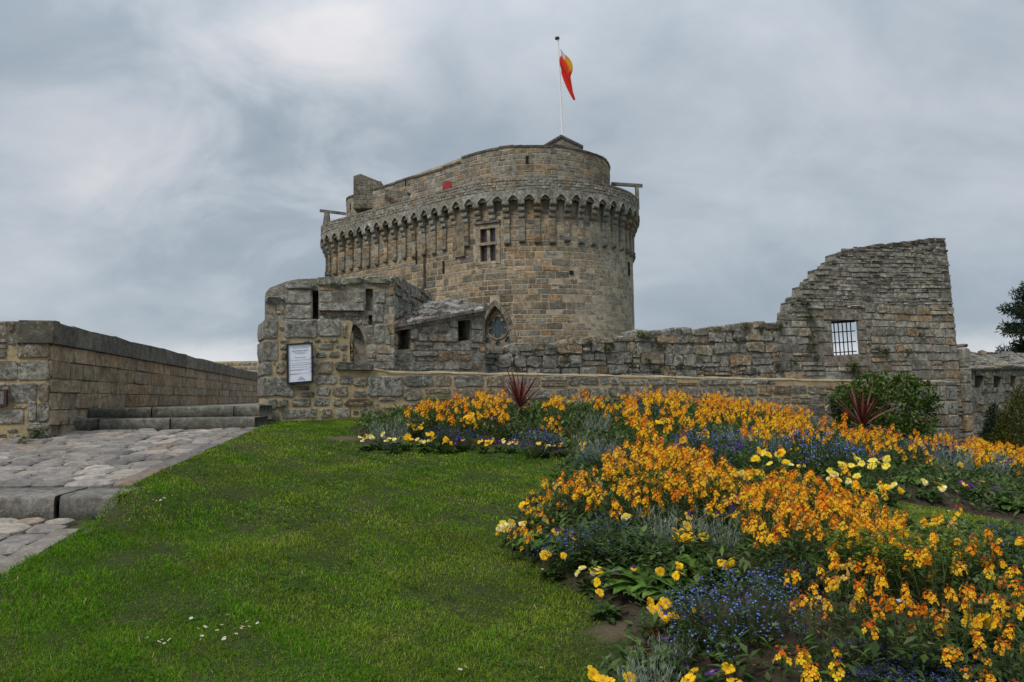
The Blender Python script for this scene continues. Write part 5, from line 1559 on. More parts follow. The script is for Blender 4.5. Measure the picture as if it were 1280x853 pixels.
# forget-me-nots
def fmn_meshes(seed, rad, H, nst):
    random.seed(seed); mb = MB(); fb = MB()
    for i in range(nst):
        a = rnd(0, 6.28); rr = rad * math.sqrt(random.random()); h = H * (1 - .45 * (rr / rad) ** 2) * rnd(.75, 1.12)
        tip = Vector((math.cos(a) * rr, math.sin(a) * rr, h)); b = tip * .35; b.z = 0
        g = vary((.055, .080, .030), .3); add_stem(mb, b, tip, .0022, g, .02, 2)
        for k in range(6):
            an = rnd(0, 6.28); q_ = b.lerp(tip, rnd(.05, .95)); add_leaf(mb, q_, (math.cos(an), math.sin(an), rnd(.2, 1)), rnd(.025, .055), rnd(.007, .013), vary((.05, .085, .022), .3), .3)
        for k in range(random.randint(3, 6)):
            c = tip + Vector((rnd(-.035, .035), rnd(-.035, .035), rnd(-.05, .012)))
            cf = vary(random.choice(((.13, .20, .62), (.10, .15, .52), (.17, .23, .66), (.16, .14, .48))), .2)
            n_, u, v = onb((rnd(-.7, .7), rnd(-1.0, .3), 1)); r = rnd(.0038, .0058)
            fb.add([c + (u * math.cos(q) + v * math.sin(q)) * r for q in (0, 1.257, 2.513, 3.77, 5.027)], [(0, 1, 2, 3, 4)], cf)
    return proto_mesh(mb, 'foliage', M['leaf']), proto_mesh(fb, 'blossoms', M['petal'])
FM = [fmn_meshes(700 + i, .30, .31, 95) for i in range(4)]
def fmn(px, py, s, label, h=.25, sz=1.0):
    x, y = hit(px, py, h); e_ = empty('forget_me_not', (x, y, gz(x, y) - .01), label, 'flower', 'blue forget-me-not clumps')
    f_, b_ = random.choice(FM); e_.rotation_euler = (0, 0, rnd(0, 6.28)); e_.scale = (s, s, s * sz)
    obj_of('foliage', f_, e_); obj_of('blossoms', b_, e_); USED.append((x, y)); BIGP.append((x, y, .13 * s))
random.seed(33)
for a in ((548,532,.85,'blue forget-me-not clump left of the yellow pansies below the low wall'),(582,534,.8,'smaller blue forget-me-not clump behind the purple and yellow pansies'),
          (670,542,1.0,'round blue forget-me-not clump under the nearer red spiky plant'),(800,516,1.0,'blue forget-me-not clump between wallflowers close to the low wall'),
          (752,566,.8,'faded blue forget-me-not clump in the bay beside the lawn'),(712,655,.72,'blue forget-me-not clump behind the leafy primroses at the lawn point'),
          (762,655,.8,'wide blue forget-me-not clump at the front of the pointed drift'),(885,745,.72,'blue forget-me-not clump standing over bare soil, left half'),(935,735,.75,'blue forget-me-not clump standing over bare soil beside the dense drift'),
          (1010,572,1.35,'blue forget-me-not clump left of the pale yellow primroses'),(1055,575,1.15,'blue forget-me-not clump behind the pale yellow primroses'),(1130,575,1.3,'large blue forget-me-not clump right of the pale yellow primroses'),(1175,572,1.15,'blue forget-me-not clump before the far right wallflowers'),
          (888,570,1.2,'blue forget-me-not clump behind the pointed drift'),(860,560,.9,'small blue forget-me-not clump among the middle wallflowers'),(1248,680,.75,'blue forget-me-not clump at the right end of the grass strip'),
          (920,555,.8,'blue forget-me-not patch right behind the middle drift'),(985,700,.5,'small blue forget-me-not clump left of the loose front wallflowers'),(1030,510,.9,'faded forget-me-not clump against the low wall near the shrub')):
    fmn(*a)
for (px, py) in ((1100,835),(1140,828),(1190,820),(1165,840),(1210,838),(1245,842),(1075,812),(1222,812)):
    fmn(px, py, .42, 'low sprig of blue forget-me-not on the soil at the front edge', .10, .5)

# pansies, primroses
Y1, Y2, PU, CR = (.84, .50, .02), (.80, .62, .06), (.075, .030, .17), (.74, .70, .34)
def pansy_flower(seed, c1, c2, core, r=.026):
    random.seed(seed); mb = MB(); cols = [c2, c2, c1, c1, c1]
    add_flower(mb, (0, 0, 0), (0, 0, 1), r, 5, c1, core, .3, 1.12, .3, [vary(c, .2) for c in cols]); add_flower(mb, (0, 0, -r * .12), (0, 0, 1), r * .9, 3, c1, core, .1, 1.3, 1.2); return proto_mesh(mb, 'flower', M['petal'])
PF = {'yellow': [pansy_flower(1 + i, Y1, Y1, (.55, .22, .01)) for i in range(2)], 'pale': [pansy_flower(11 + i, CR, Y2, (.7, .45, .03)) for i in range(2)],
      'purple': [pansy_flower(21 + i, PU, (.05, .02, .10), (.6, .35, .02)) for i in range(2)], 'bicolour': [pansy_flower(31 + i, Y1, PU, (.10, .03, .03)) for i in range(2)],
      'primrose': [pansy_flower(41 + i, (.80, .66, .10), (.80, .64, .08), (.78, .42, .02), .021) for i in range(2)]}
def low_leaves(seed, n, L, W, colr, up):
    random.seed(seed); mb = MB()
    for i in range(n):
        a = i * 2.4 + rnd(-.3, .3); p_ = Vector((math.cos(a) * rnd(0, .05), math.sin(a) * rnd(0, .05), rnd(0, .05)))
        add_leaf(mb, p_, (math.cos(a), math.sin(a), rnd(*up)), L * rnd(.7, 1.15), W * rnd(.8, 1.2), vary(colr, .28), rnd(.2, .6), fold=.05)
    return proto_mesh(mb, 'leaves', M['leaf'])
PL = [low_leaves(60 + i, 40, .09, .03, (.05, .095, .022), (.3, 1.6)) for i in range(3)]
def broad_leaves(seed):
    random.seed(seed); mb = MB()
    for i in range(15):
        a = i * 2.4; d = Vector((math.cos(a), math.sin(a), 0)); s = Vector((-math.sin(a), math.cos(a), 0)); L = rnd(.10, .17); W = L * .5; up = rnd(.35, 1.1); cb = vary((.11, .20, .036), .25)
        vs = []; n = 6
        for k in range(n + 1):
            t_ = k / n; w_ = W * (math.sin(math.pi * min(1, t_ * .92 + .08)) ** .7) * (.25 if k == 0 else 1) * .5
            c = d * L * t_ + Vector((0, 0, L * (up * t_ - up * .95 * t_ * t_) + .01)); wv = rnd(-.006, .006)
            vs += [c + s * w_ + Vector((0, 0, wv + w_ * .25)), c, c - s * w_ + Vector((0, 0, -wv + w_ * .25))]
        fs = [f_ for k in range(n) for f_ in ((3 * k, 3 * k + 3, 3 * k + 4, 3 * k + 1), (3 * k + 1, 3 * k + 4, 3 * k + 5, 3 * k + 2))]
        mb.add(vs, fs, cb)
    return proto_mesh(mb, 'leaves', M['leaf'])
BL = [broad_leaves(80 + i) for i in range(3)]
def pansy(px, py, kinds, n, label, s=1.0, h=.13, nm='pansy', leaves=PL, spread=.09):
    x, y = hit(px, py, h); e_ = empty(nm, (x, y, gz(x, y) - .005), label, 'flower', 'pansies and primroses in the beds')
    e_.scale = (s, s, s); obj_of('leaves', random.choice(leaves), e_, (0, 0, 0), rnd(0, 6))
    mb = MB(); fl = []
    for i in range(n):
        a = rnd(0, 6.28); r = spread * math.sqrt(random.random()); tip = Vector((math.cos(a) * r, math.sin(a) * r - .02, h * rnd(.8, 1.25)))
        add_stem(mb, (tip.x * .3, tip.y * .3, 0), tip, .002, (.07, .12, .03), .01, 2); fl.append(tip)
    obj_of('stems', proto_mesh(mb, 'stems', M['leaf']), e_)
    for tip in fl:
        o = obj_of('flower', random.choice(PF[random.choice(kinds)]), e_, tip, 0, rnd(.85, 1.2)); o.rotation_euler = (rnd(.2, 1.4), rnd(-.6, .6), rnd(-1.2, 1.2))
random.seed(44)
for a in ((590,538,('yellow',),9,'bright yellow pansy cluster between the two back forget-me-not clumps',1.5),(545,551,('yellow',),6,'yellow pansy at the lawn edge below the left forget-me-not',1.3),(612,535,('purple','bicolour'),7,'purple pansy clump beside the bright yellow cluster',1.3),
          (520,540,('yellow','bicolour'),6,'yellow pansy at the left foot of the wallflower drift',1.2),(470,548,('pale',),6,'pale cream pansy at the left tip of the far bed',1.2),(490,552,('pale','bicolour'),5,'cream pansy beside the silver plant at the far bed tip',1.1),
          (640,552,('bicolour','pale'),6,'small two-coloured viola at the lawn edge',1.0),(655,523,('purple','bicolour'),5,'purple pansy under the spiky red plant',1.2),(700,556,('bicolour',),3,'single viola by the red grass tuft in the bay',1.0),
          (770,575,('yellow','purple'),5,'yellow and purple pansy in the bay beside the silver plants',1.1),(735,562,('bicolour','yellow'),5,'viola clump at the notch of the lawn',1.0),(880,560,('yellow',),6,'yellow pansy row behind the pointed drift',1.2),(915,578,('purple',),7,'deep purple pansy clump behind the pointed drift',1.2),
          (935,552,('purple','bicolour'),6,'purple pansy clump among the middle wallflowers',1.2),(935,565,('yellow',),5,'yellow pansy beside the silver leaves in the middle bed',1.2),(990,592,('bicolour','pale'),5,'small viola left of the pale primroses',1.0),
          (1120,548,('yellow','bicolour'),7,'yellow pansy behind the right forget-me-nots',1.2),(1205,575,('bicolour','yellow'),9,'yellow and purple pansy row before the far right wallflowers',1.4),(1235,585,('yellow','purple'),7,'yellow pansy clump over the silver plants at right',1.3),
          (1160,612,('pale','bicolour'),5,'pale viola at the edge of the grass strip',1.2),(1190,602,('yellow',),3,'pair of yellow pansies left of the silver plants',1.3),(1262,600,('purple','bicolour'),9,'dark purple pansy clump at the right edge of the bed',1.5),(1275,575,('purple',),5,'purple pansy high at the right edge',1.3),
          (640,655,('yellow','pale'),7,'yellow pansy at the very tip of the front bed',.9),(668,640,('yellow',),7,'yellow pansy just behind the tip of the front bed',.95),(690,690,('yellow',),4,'small yellow pansy under the leafy primroses',.8),
          (758,735,('yellow',),2,'pair of yellow pansies at the lawn edge above the bare patch',.9),(790,660,('pale',),3,'cream viola among the leafy primroses',.8),(862,690,('yellow',),8,'bright yellow pansy beside the silver curry plant',1.0),(858,668,('bicolour',),4,'two-coloured viola behind the silver curry plant',.9),
          (820,765,('yellow',),9,'yellow pansy drift below the broad-leaved primrose',.85),(868,780,('purple',),4,'deep purple pansy at the edge of the bare soil',.8),(900,665,('purple','bicolour'),5,'dark viola between silver leaves and wallflowers',.9),(920,650,('bicolour','purple'),5,'dark viola under the pointed drift',.9),
          (885,842,('yellow',),4,'large yellow pansy at the bottom edge near the silver plant',.95),(762,846,('yellow',),4,'yellow pansy at the bottom edge by the lawn',.95),(868,830,('yellow','purple'),3,'yellow and mauve pansy at the bottom edge',.8),(1225,800,('yellow',),3,'broad yellow pansy at the lower right',1.0),(845,795,('purple',),2,'small purple viola by the red grass tuft',.7)):
    pansy(*a)
for a in ((455,549,('pale',),5,'cream viola at the outermost left tip of the far bed',1.0),(505,549,('yellow','pale'),6,'yellow and cream viola group before the left wallflower drift',1.1),(530,551,('bicolour','pale'),6,'small two-coloured viola left of the yellow pansies',1.0),(560,552,('yellow',),6,'yellow viola group at the middle of the far bed edge',1.0),(575,550,('purple','bicolour'),6,'purple viola group at the middle of the far bed edge',1.0),
          (605,552,('yellow','bicolour'),6,'yellow viola group under the purple pansies',1.0),(625,551,('pale','purple'),6,'mixed viola group left of the round forget-me-not clump',1.0),(680,557,('pale','yellow'),5,'pale viola below the round forget-me-not clump',1.0),(1000,575,('yellow',),6,'yellow viola left of the right hand forget-me-nots',1.1),(1095,585,('bicolour','purple'),6,'dark viola between the two right forget-me-nots',1.1),
          (1110,612,('pale','yellow'),6,'pale yellow viola on the near edge of the right back bed',1.1),(1215,618,('bicolour','purple'),6,'dark viola beside the rust grass tuft at right',1.1),(705,668,('yellow','bicolour'),6,'yellow viola behind the first broad-leaved primrose',.8),(735,705,('pale','yellow'),6,'cream and yellow viola below the wide forget-me-not clump',.75),(775,712,('bicolour','purple'),6,'dark viola above the two yellow pansies at the lawn edge',.75),(845,722,('yellow',),6,'golden viola right of the fresh green primrose',.8),(845,768,('yellow','bicolour'),6,'golden viola left of the deep purple pansy',.75),(905,720,('yellow',),3,'lone yellow viola in the front forget-me-nots',.7),(1250,625,('purple',),6,'purple viola at the grass strip near the right edge',1.1),(985,640,('yellow',),4,'yellow viola inside the dense drift',.8),(930,610,('yellow','pale'),5,'yellow viola behind the pointed drift by the broad leaves',1.0)):
    pansy(*a)
for a in ((1078,598,('primrose',),16,'pale yellow primrose clump before the grass strip',1.6),(1050,603,('primrose','pale'),8,'small pale primrose left of the large primrose clump',1.2),(965,592,('primrose','yellow'),10,'yellow primrose behind the dense drift',1.3),(820,545,('yellow','primrose'),9,'bright yellow primrose inside the middle wallflower drift',1.4)):
    pansy(*a[:5], s=a[5], h=.16, nm='primrose', leaves=BL, spread=.12)
def leafy(px, py, s, label):
    x, y = hit(px, py, .06); e_ = empty('primrose_rosette', (x, y, gz(x, y)), label, 'plant', 'leafy primroses')
    e_.scale = (s, s, s); e_.rotation_euler = (0, 0, rnd(0, 6)); obj_of('leaves', random.choice(BL), e_); USED.append((x, y))
for a in ((690,680,1.3,'broad-leaved primrose at the inner edge of the pointed bed'),(715,690,1.2,'broad-leaved primrose under the wide forget-me-not clump'),(790,692,1.5,'large broad-leaved primrose below the silver plant'),(805,735,1.5,'fresh green broad-leaved primrose above the yellow pansy drift'),(830,745,1.0,'smaller broad-leaved primrose beside the fresh green one'),
          (955,610,1.3,'broad-leaved primrose behind the dense drift'),(975,615,1.2,'second broad-leaved primrose behind the dense drift'),(1270,640,1.3,'broad-leaved primrose at the right edge by the grass strip'),(1140,612,1.2,'broad-leaved primrose at the edge of the grass strip'),(655,672,.9,'small broad-leaved primrose at the tip of the bed'),(870,722,1.0,'broad-leaved primrose left of the front forget-me-nots'),(735,672,1.0,'broad-leaved primrose among the forget-me-not stems'),(500,552,1.2,'broad-leaved primrose at the far bed edge'),(535,552,1.2,'second broad-leaved primrose at the far bed edge')): leafy(*a)

# silver curry plants
def curry(seed):
    random.seed(seed); mb = MB()
    for i in range(70):
        a = rnd(0, 6.28); r = .12 * math.sqrt(random.random()); b = Vector((math.cos(a) * r * .5, math.sin(a) * r * .5, 0)); tip = Vector((math.cos(a) * r * 1.6, math.sin(a) * r * 1.6, rnd(.12, .26)))
        g = vary((.20, .235, .19), .22); add_stem(mb, b, tip, .0016, g, .01, 2)
        for k in range(9): q_ = b.lerp(tip, rnd(.25, 1)); an = rnd(0, 6.28); add_leaf(mb, q_, (math.cos(an), math.sin(an), rnd(.6, 1.8)), rnd(.025, .045), .0035, vary((.22, .26, .205), .25), .05)
    return proto_mesh(mb, 'sprigs', M['leaf'])
CY = [curry(900 + i) for i in range(3)]
def silver(px, py, s, label):
    x, y = hit(px, py, .12); e_ = empty('silver_curry_plant', (x, y, gz(x, y)), label, 'plant', 'silver curry plants'); e_.scale = (s, s, s); obj_of('sprigs', random.choice(CY), e_, (0, 0, 0), rnd(0, 6)); USED.append((x, y))
for a in ((838,688,.95,'silver-leaved curry plant in the middle of the front bed'),(905,690,.75,'silver-leaved plant right of the bright yellow pansy'),(812,846,.72,'silver-leaved plant at the bottom edge beside the lawn'),(842,812,.5,'small silver-leaved plant above the bottom one'),(1190,603,1.5,'silver-leaved plant left of the rust grass tuft at right'),(1240,606,1.5,'silver-leaved plant right of the rust grass tuft'),
          (745,578,1.2,'silver-leaved plant in the bay by the lawn'),(745,548,1.2,'silver-leaved plant behind the bay'),(488,548,1.4,'silver-leaved plant at the left tip of the far bed'),(920,568,1.2,'silver-leaved plant between middle drift and pointed drift'),(960,575,1.1,'silver-leaved plant behind the yellow primrose')): silver(*a)
# rust-red grass tufts
for (px, py, s, lab) in ((823,800,.8,'small rust-red grass tuft among front silver plants'),(1226,625,1.3,'rust-red grass tuft between the two right silver plants'),(712,552,1.3,'rust-red grass tuft at the lawn notch')):
    x, y = hit(px, py, .06); mb = MB()
    for i in range(90):
        a = rnd(0, 6.28); add_leaf(mb, (math.cos(a) * .02, math.sin(a) * .02, 0), (math.cos(a) * .6, math.sin(a) * .6, rnd(.6, 2)), rnd(.08, .15), .003, vary((.16, .045, .022), .3), .3)
    e_ = empty('red_sedge', (x, y, gz(x, y)), lab, 'grass', 'rust-red tufts'); e_.scale = (s,) * 3; obj_of('blades', proto_mesh(mb, 'blades', M['leaf']), e_); USED.append((x, y))
# lime green spurge
def spurge(seed):
    random.seed(seed); mb = MB()
    for i in range(60):
        a = rnd(0, 6.28); r = .16 * math.sqrt(random.random()); tip = Vector((math.cos(a) * r, math.sin(a) * r, rnd(.15, .25))); add_stem(mb, tip * .4 * Vector((1, 1, 0)).length * 0 + Vector((tip.x * .4, tip.y * .4, 0)), tip, .002, (.09, .12, .03), .01, 2)
        for k in range(9): an = rnd(0, 6.28); add_leaf(mb, tip + Vector((rnd(-.02, .02), rnd(-.02, .02), rnd(-.05, .01))), (math.cos(an), math.sin(an), rnd(.1, .8)), rnd(.015, .028), .012, vary((.14, .20, .022), .3), .2)
    return proto_mesh(mb, 'leaves', M['leaf'])
SP = [spurge(950 + i) for i in range(2)]
for (px, py, s, lab) in ((1085,722,1.0,'lime green leafy plant behind the loose front wallflowers'),(1130,725,.9,'lime green leafy plant right of the first one in the front bed'),(1180,722,.95,'lime green leafy plant at the right of the front bed'),(830,628,1.0,'lime green foliage patch inside the pointed drift'),(870,630,.9,'second lime green foliage patch inside the pointed drift'),(545,512,1.2,'lime green foliage at the top of the left wallflower drift'),(985,515,1.2,'lime green foliage beside the low wall')):
    x, y = hit(px, py, .18); e_ = empty('lime_spurge', (x, y, gz(x, y)), lab, 'plant', 'lime green plants'); e_.scale = (s,) * 3; obj_of('leaves', random.choice(SP), e_, (0, 0, 0), rnd(0, 6))

random.seed(21)
def drift(px_poly, h, gap, label, group, s=1.0, kind=None, ymin=1.2):
    poly = [hit(a, b, h, ymin) for a, b in px_poly]
    x0, x1 = min(p_[0] for p_ in poly), max(p_[0] for p_ in poly); y0, y1 = min(p_[1] for p_ in poly), max(p_[1] for p_ in poly)
    k = 0
    for _ in range(4000):
        x, y = rnd(x0, x1), rnd(y0, y1)
        if not in_poly(np.array(x), np.array(y), poly) or not in_poly(np.array(x), np.array(y), BED): continue
        if not front_of_wall(x - F1.N.x * .12, y - F1.N.y * .12): continue
        if any((x - a) ** 2 + (y - b) ** 2 < gap * gap for a, b in USED): continue
        if any((x - a) ** 2 + (y - b) ** 2 < r * r for a, b, r in BIGP): continue
        USED.append((x, y)); wallflower(x, y, label, group, s * rnd(.88, 1.12), kind); k += 1
    return k
cnt = []
GA = 'orange wallflower below the low wall, left of the nearer spiky plant'
cnt.append(drift([(506,508),(545,503),(600,495),(636,500),(640,520),(590,518),(540,522),(508,534)], .40, .24, GA, 'wallflowers at the wall, left drift', .95))
GB = 'orange wallflower below the low wall, right of the nearer spiky plant'
cnt.append(drift([(660,508),(690,498),(790,496),(785,512),(720,516),(668,520)], .42, .38, GB, 'wallflowers at the wall, middle drift', .95))
GC = 'orange wallflower in the broad drift amid the back bed'
cnt.append(drift([(786,498),(800,488),(860,484),(930,497),(1000,507),(1010,528),(985,545),(900,548),(850,552),(800,560),(775,552),(785,520)], .42, .40, GC, 'wallflowers in the middle of the back bed'))
GD = 'orange wallflower in the row at the foot of the ruined gable'
cnt.append(drift([(1005,520),(1040,530),(1100,540),(1180,548),(1290,560),(1290,580),(1180,566),(1080,556),(1010,548)], .42, .42, GD, 'wallflowers below the gable', .95))
GE = 'orange wallflower in the drift ending in a point over the lawn'
cnt.append(drift([(640,645),(665,622),(700,603),(760,578),(800,560),(850,562),(905,590),(960,618),(945,640),(880,632),(800,640),(740,632),(690,628),(655,655)], .30, .15, GE, 'wallflowers on the point of the front bed', .72))
GF = 'orange wallflower in the dense drift in front of the narrow grass strip'
cnt.append(drift([(935,628),(985,600),(1050,612),(1085,628),(1105,660),(1080,690),(1010,690),(950,668),(930,650)], .30, .125, GF, 'wallflowers in the front bed before the grass strip', .70))
GG = 'orange wallflower in the loose group nearest the camera'
for (px, py, kd) in ((1030,752,0),(1062,742,0),(1098,738,1),(1128,742,1),(1140,700,0),(1205,708,0),(1235,690,1),(1262,690,0),(1195,745,2),(1180,680,0),(1272,775,1),(1215,780,1),(1120,668,0),(1010,728,0),(1250,735,2),(1278,830,2),(1235,810,2),(1050,715,0),(1085,705,1),(1165,705,0),(1215,735,1),(1255,760,0),(1160,750,1),(1270,715,0)):
    x, y = hit(px, py, .29)
    USED.append((x, y)); wallflower(x, y, GG, 'wallflowers nearest the camera', rnd(.58, .72), kd)
for (px, py) in ((641,655),(650,646),(660,636),(672,628),(688,618),(676,648),(700,632),(662,658)):
    x, y = hit(px, py, .2); USED.append((x, y)); wallflower(x, y, 'small yellow wallflower at the tip of the front bed over the lawn', 'yellow wallflowers at the bed tip', rnd(.45, .55), 2)
# a few short single-stem ones at the front
def small_wallflower(px, py, kd, h=.2):
    x, y = hit(px, py, h + .02); e_ = empty('young_wallflower', (x, y, gz(x, y) - .01), None, 'flower', 'young wallflowers on the bare soil')
    mb = MB(); g = vary((.08, .12, .035)); add_stem(mb, (0, 0, 0), (.0, .0, h), .003, g, .01, 3)
    for k in range(12): an = rnd(0, 6.28); add_leaf(mb, (0, 0, rnd(.01, h * .85)), (math.cos(an), math.sin(an), rnd(.3, 1)), rnd(.05, .08), .012, vary((.055, .095, .026), .3), .3)
    me = proto_mesh(mb, 'foliage', M['leaf']); obj_of('foliage', me, e_)
    obj_of('flower_head', random.choice(HEADS[kd]), e_, (0, 0, h), rnd(0, 6), .8)
    return e_
for (px, py, kd) in ((978,806,2),(1003,806,2),(1045,822,2),(1014,830,2),(1087,788,2),(1131,690,0)):
    small_wallflower(px, py, kd)['label'] = 'short single-stemmed yellow-orange wallflower on the bare soil in front'

# red cordylines: every sword leaf a part
def sword(mb, L, W, el, droop, colr):
    n = 6; vs = []
    for k in range(n + 1):
        t_ = k / n; w_ = W * (.55 + .45 * math.sin(math.pi * min(1, t_ * 1.3))) * (1 - t_ ** 2.5) + .0015
        x = L * t_ * math.cos(el); z = L * t_ * math.sin(el) - droop * L * t_ * t_
        vs += [(x, w_ / 2, z + w_ * .22), (x, 0, z), (x, -w_ / 2, z + w_ * .22)]
    mb.add(vs, [f_ for k in range(n) for f_ in ((3 * k, 3 * k + 3, 3 * k + 4, 3 * k + 1), (3 * k + 1, 3 * k + 4, 3 * k + 5, 3 * k + 2))], colr)
def cordyline(px, py, Y, L, n, label, seed):
    random.seed(seed); q_ = at(px, py, Y); zb = gz(q_.x, q_.y)
    e_ = empty('cordyline', (q_.x, q_.y, zb), label, 'plant', 'red spiky cordylines')
    mb = MB(); mb.tube((0, 0, 0), (0, 0, q_.z - zb + .06), .03, .025, 8, (.09, .06, .045)); obj_of('stem', proto_mesh(mb, 'stem', M['wood']), e_)
    for i in range(n):
        mb = MB(); old = i < n * .18; t_ = i / n
        el = rnd(-.25, .25) if old else rnd(.3, .85) if t_ < .45 else rnd(.7, 1.45)
        cl_ = vary((.23, .15, .11), .2) if old else vary((.115, .030, .024), .3) if random.random() < .7 else vary((.20, .10, .08), .2)
        sword(mb, L * (rnd(.75, 1.0) if old else rnd(.7, 1.1)), L * .056 * rnd(.8, 1.15), el, rnd(.15, .5) if old else rnd(.0, .2), cl_)
        obj_of('leaf', proto_mesh(mb, 'leaf', M['leaf']), e_, (0, 0, q_.z - zb + .02 * t_), i * 2.4 + rnd(-.2, .2))
cordyline(650, 510, 10.4, .70, 34, 'nearer red spiky cordyline against the low wall in the left of the bed', 5)
cordyline(1079, 534, 13.2, 1.0, 36, 'larger red spiky cordyline in front of the dark green shrub', 6)

# shrubs, conifers, tree
def leaf_cloud(name, blobs, n, L, W, cols, seed, mat=None, shell=.55):
    """leaves spread through several uneven blobs (centre, radii)"""
    r_ = np.random.default_rng(seed); wts = np.array([b[1][0] * b[1][1] * b[1][2] for b in blobs]) ** .67; wts /= wts.sum()
    bi = r_.choice(len(blobs), n, p=wts); Cn = np.array([b[0] for b in blobs])[bi]; Rd = np.array([b[1] for b in blobs])[bi]
    d = r_.normal(size=(n, 3)); d /= np.linalg.norm(d, axis=1)[:, None]
    rad = shell + (1 - shell) * r_.random(n) ** .6; rad *= 1 + .12 * np.sin(d[:, 0] * 7 + d[:, 2] * 5 + bi) 
    Pp = Cn + d * Rd * rad[:, None]
    ax = d * .6 + r_.normal(size=(n, 3)) * .8; ax /= np.linalg.norm(ax, axis=1)[:, None]
    sd = np.cross(ax, r_.normal(size=(n, 3))); sd /= np.linalg.norm(sd, axis=1)[:, None]
    l = (L * r_.uniform(.6, 1.3, n))[:, None]; w = (W * r_.uniform(.7, 1.2, n))[:, None]
    V = np.stack([Pp, Pp + ax * l * .5 + sd * w / 2, Pp + ax * l, Pp + ax * l * .5 - sd * w / 2], 1).reshape(-1, 3)
    b = np.arange(n)[:, None] * 4; T = np.concatenate([b + [0, 1, 2], b + [0, 2, 3]])
    cc = np.array(cols)[r_.integers(0, len(cols), n)] * r_.uniform(.6, 1.3, (n, 1))
    return np_mesh(name, V, T, mat or M['leaf'], np.repeat(cc, 4, 0))
def add_np(name, me, parent):
    o = bpy.data.objects.new(name, me); col.objects.link(o); attach(o, parent); return o
random.seed(55)
sb = at(1112, 545, 15.6)
e_ = empty('rose_shrub', (sb.x, 15.6, G(sb.x, 15.6)), 'dense dark green shrub against the foot of the ruined gable', 'shrub')
bl = []
for (px, py, r) in ((1062,492,.36),(1048,505,.25),(1085,482,.40),(1108,480,.34),(1130,480,.32),(1150,488,.34),(1165,500,.25),(1080,515,.5),(1115,510,.6),(1150,520,.42),(1058,512,.3),(1105,540,.6),(1140,545,.5),(1095,474,.2),(1138,474,.18)):
    c_ = at(px, py + 4, 15.5 + rnd(-.25, .25)); bl.append((tuple(c_), (r * rnd(.75, 1.1), r * .7, r * rnd(.65, 1.0))))
add_np('crown', leaf_cloud('crown', bl, 7500, .08, .048, [(.05, .105, .018), (.075, .135, .024), (.035, .07, .015), (.13, .18, .035)], 3), e_)
for i in range(9):                                   # reddish young shoots on top
    mb = MB(); c_ = at(1070 + i * 12 + rnd(-4, 4), 478 + abs(i - 4) * 4, 15.4); tp = c_ + Vector((rnd(-.2, .2), rnd(-.1, .1), rnd(.15, .35))); add_stem(mb, c_, tp, .006, (.10, .06, .03), .03, 3)
    for k in range(9): an = rnd(0, 6.28); add_leaf(mb, c_.lerp(tp, rnd(.2, 1)), (math.cos(an), math.sin(an), .5), .07, .035, vary((.11, .07, .025) if random.random() < .5 else (.08, .11, .025), .3), .3)
    mb.build('young_shoot', M['leaf'], e_)
mb = MB()
for i in range(6): mb.tube((sb.x + jit(.2), 15.6, G(sb.x, 15.6) - .1), (sb.x + jit(.8), 15.6 + jit(.3), G(sb.x, 15.6) + rnd(.6, 1.2)), .025, .01, 6, (.08, .06, .04))
mb.build('branches', M['wood'], e_)
def conifer(name, px, base_py, top_py, Y, wpx, label, cols, seed, n=7000):
    b_ = at(px, base_py, Y); t_ = at(px, top_py, Y); H = t_.z - b_.z; rad = wpx / FPX * Y / 2
    e_ = empty(name, (b_.x, Y, b_.z), label, 'shrub'); r_ = np.random.default_rng(seed)
    bl = []
    for i in range(46):
        k = i / 46; a = i * 2.4; rr = rad * (1 - k) ** .75 * .75
        bl.append(((b_.x + math.cos(a) * rr, Y + math.sin(a) * rr, b_.z + H * (k * .93 + .03)), (rad * .30 * (1.15 - k), rad * .30 * (1.15 - k), H * .10)))
    add_np('crown', leaf_cloud('crown', bl, n, .07, .022, cols, seed, None, .3), e_)
    mb = MB(); mb.tube((b_.x, Y, b_.z - .3), (b_.x, Y, b_.z + H * .8), .06, .01, 8, (.07, .05, .035)); mb.build('trunk', M['wood'], e_)
conifer('golden_conifer', 1278, 565, 482, 15.6, 78, 'small conical yellow-green conifer at the right edge', [(.075, .085, .012), (.10, .105, .016), (.045, .06, .012)], 7)
conifer('dark_conifer', 1246, 566, 503, 16.4, 44, 'loose dark blue-green conifer between golden conifer and outer wall', [(.022, .038, .018), (.03, .05, .024), (.016, .028, .014)], 8, 5000)
# big tree beyond the wall, only its left branches in view
ty_ = 34.0; tb = at(1345, 560, ty_)
e_ = empty('cedar_tree', (tb.x, ty_, -1.6), 'dark evergreen tree reaching in from the right above the outer wall', 'tree')
mb = MB(); topz = at(1345, 330, ty_).z; mb.tube((tb.x, ty_, -1.6), (tb.x, ty_, topz), .32, .06, 10, (.05, .04, .03))
bl = []
for (px0, py0, px1, py1) in ((1345,380,1276,364),(1345,395,1270,385),(1345,410,1266,404),(1345,415,1272,413),(1345,445,1272,428),(1345,450,1276,438),(1345,402,1274,394),(1345,388,1280,372),(1345,370,1290,350),(1345,400,1420,385),(1345,430,1430,425),(1345,360,1400,345),(1345,350,1310,338)):
    a, b = at(px0, py0, ty_), at(px1, py1, ty_ + jit(1.5)); mb.tube(a, b, .09, .025, 5, (.05, .04, .03))
    for k in range(7):
        q_ = a.lerp(b, .35 + .65 * k / 6) + Vector((jit(.15), jit(.5), jit(.12))); r = rnd(.45, .75) * (1.15 - .5 * k / 6); bl.append((tuple(q_), (r, r, r * .42)))
mb.build('trunk', M['wood'], e_)
add_np('crown', leaf_cloud('crown', bl, 26000, .22, .05, [(.014, .024, .012), (.022, .034, .016), (.03, .042, .018)], 9, None, .1), e_)
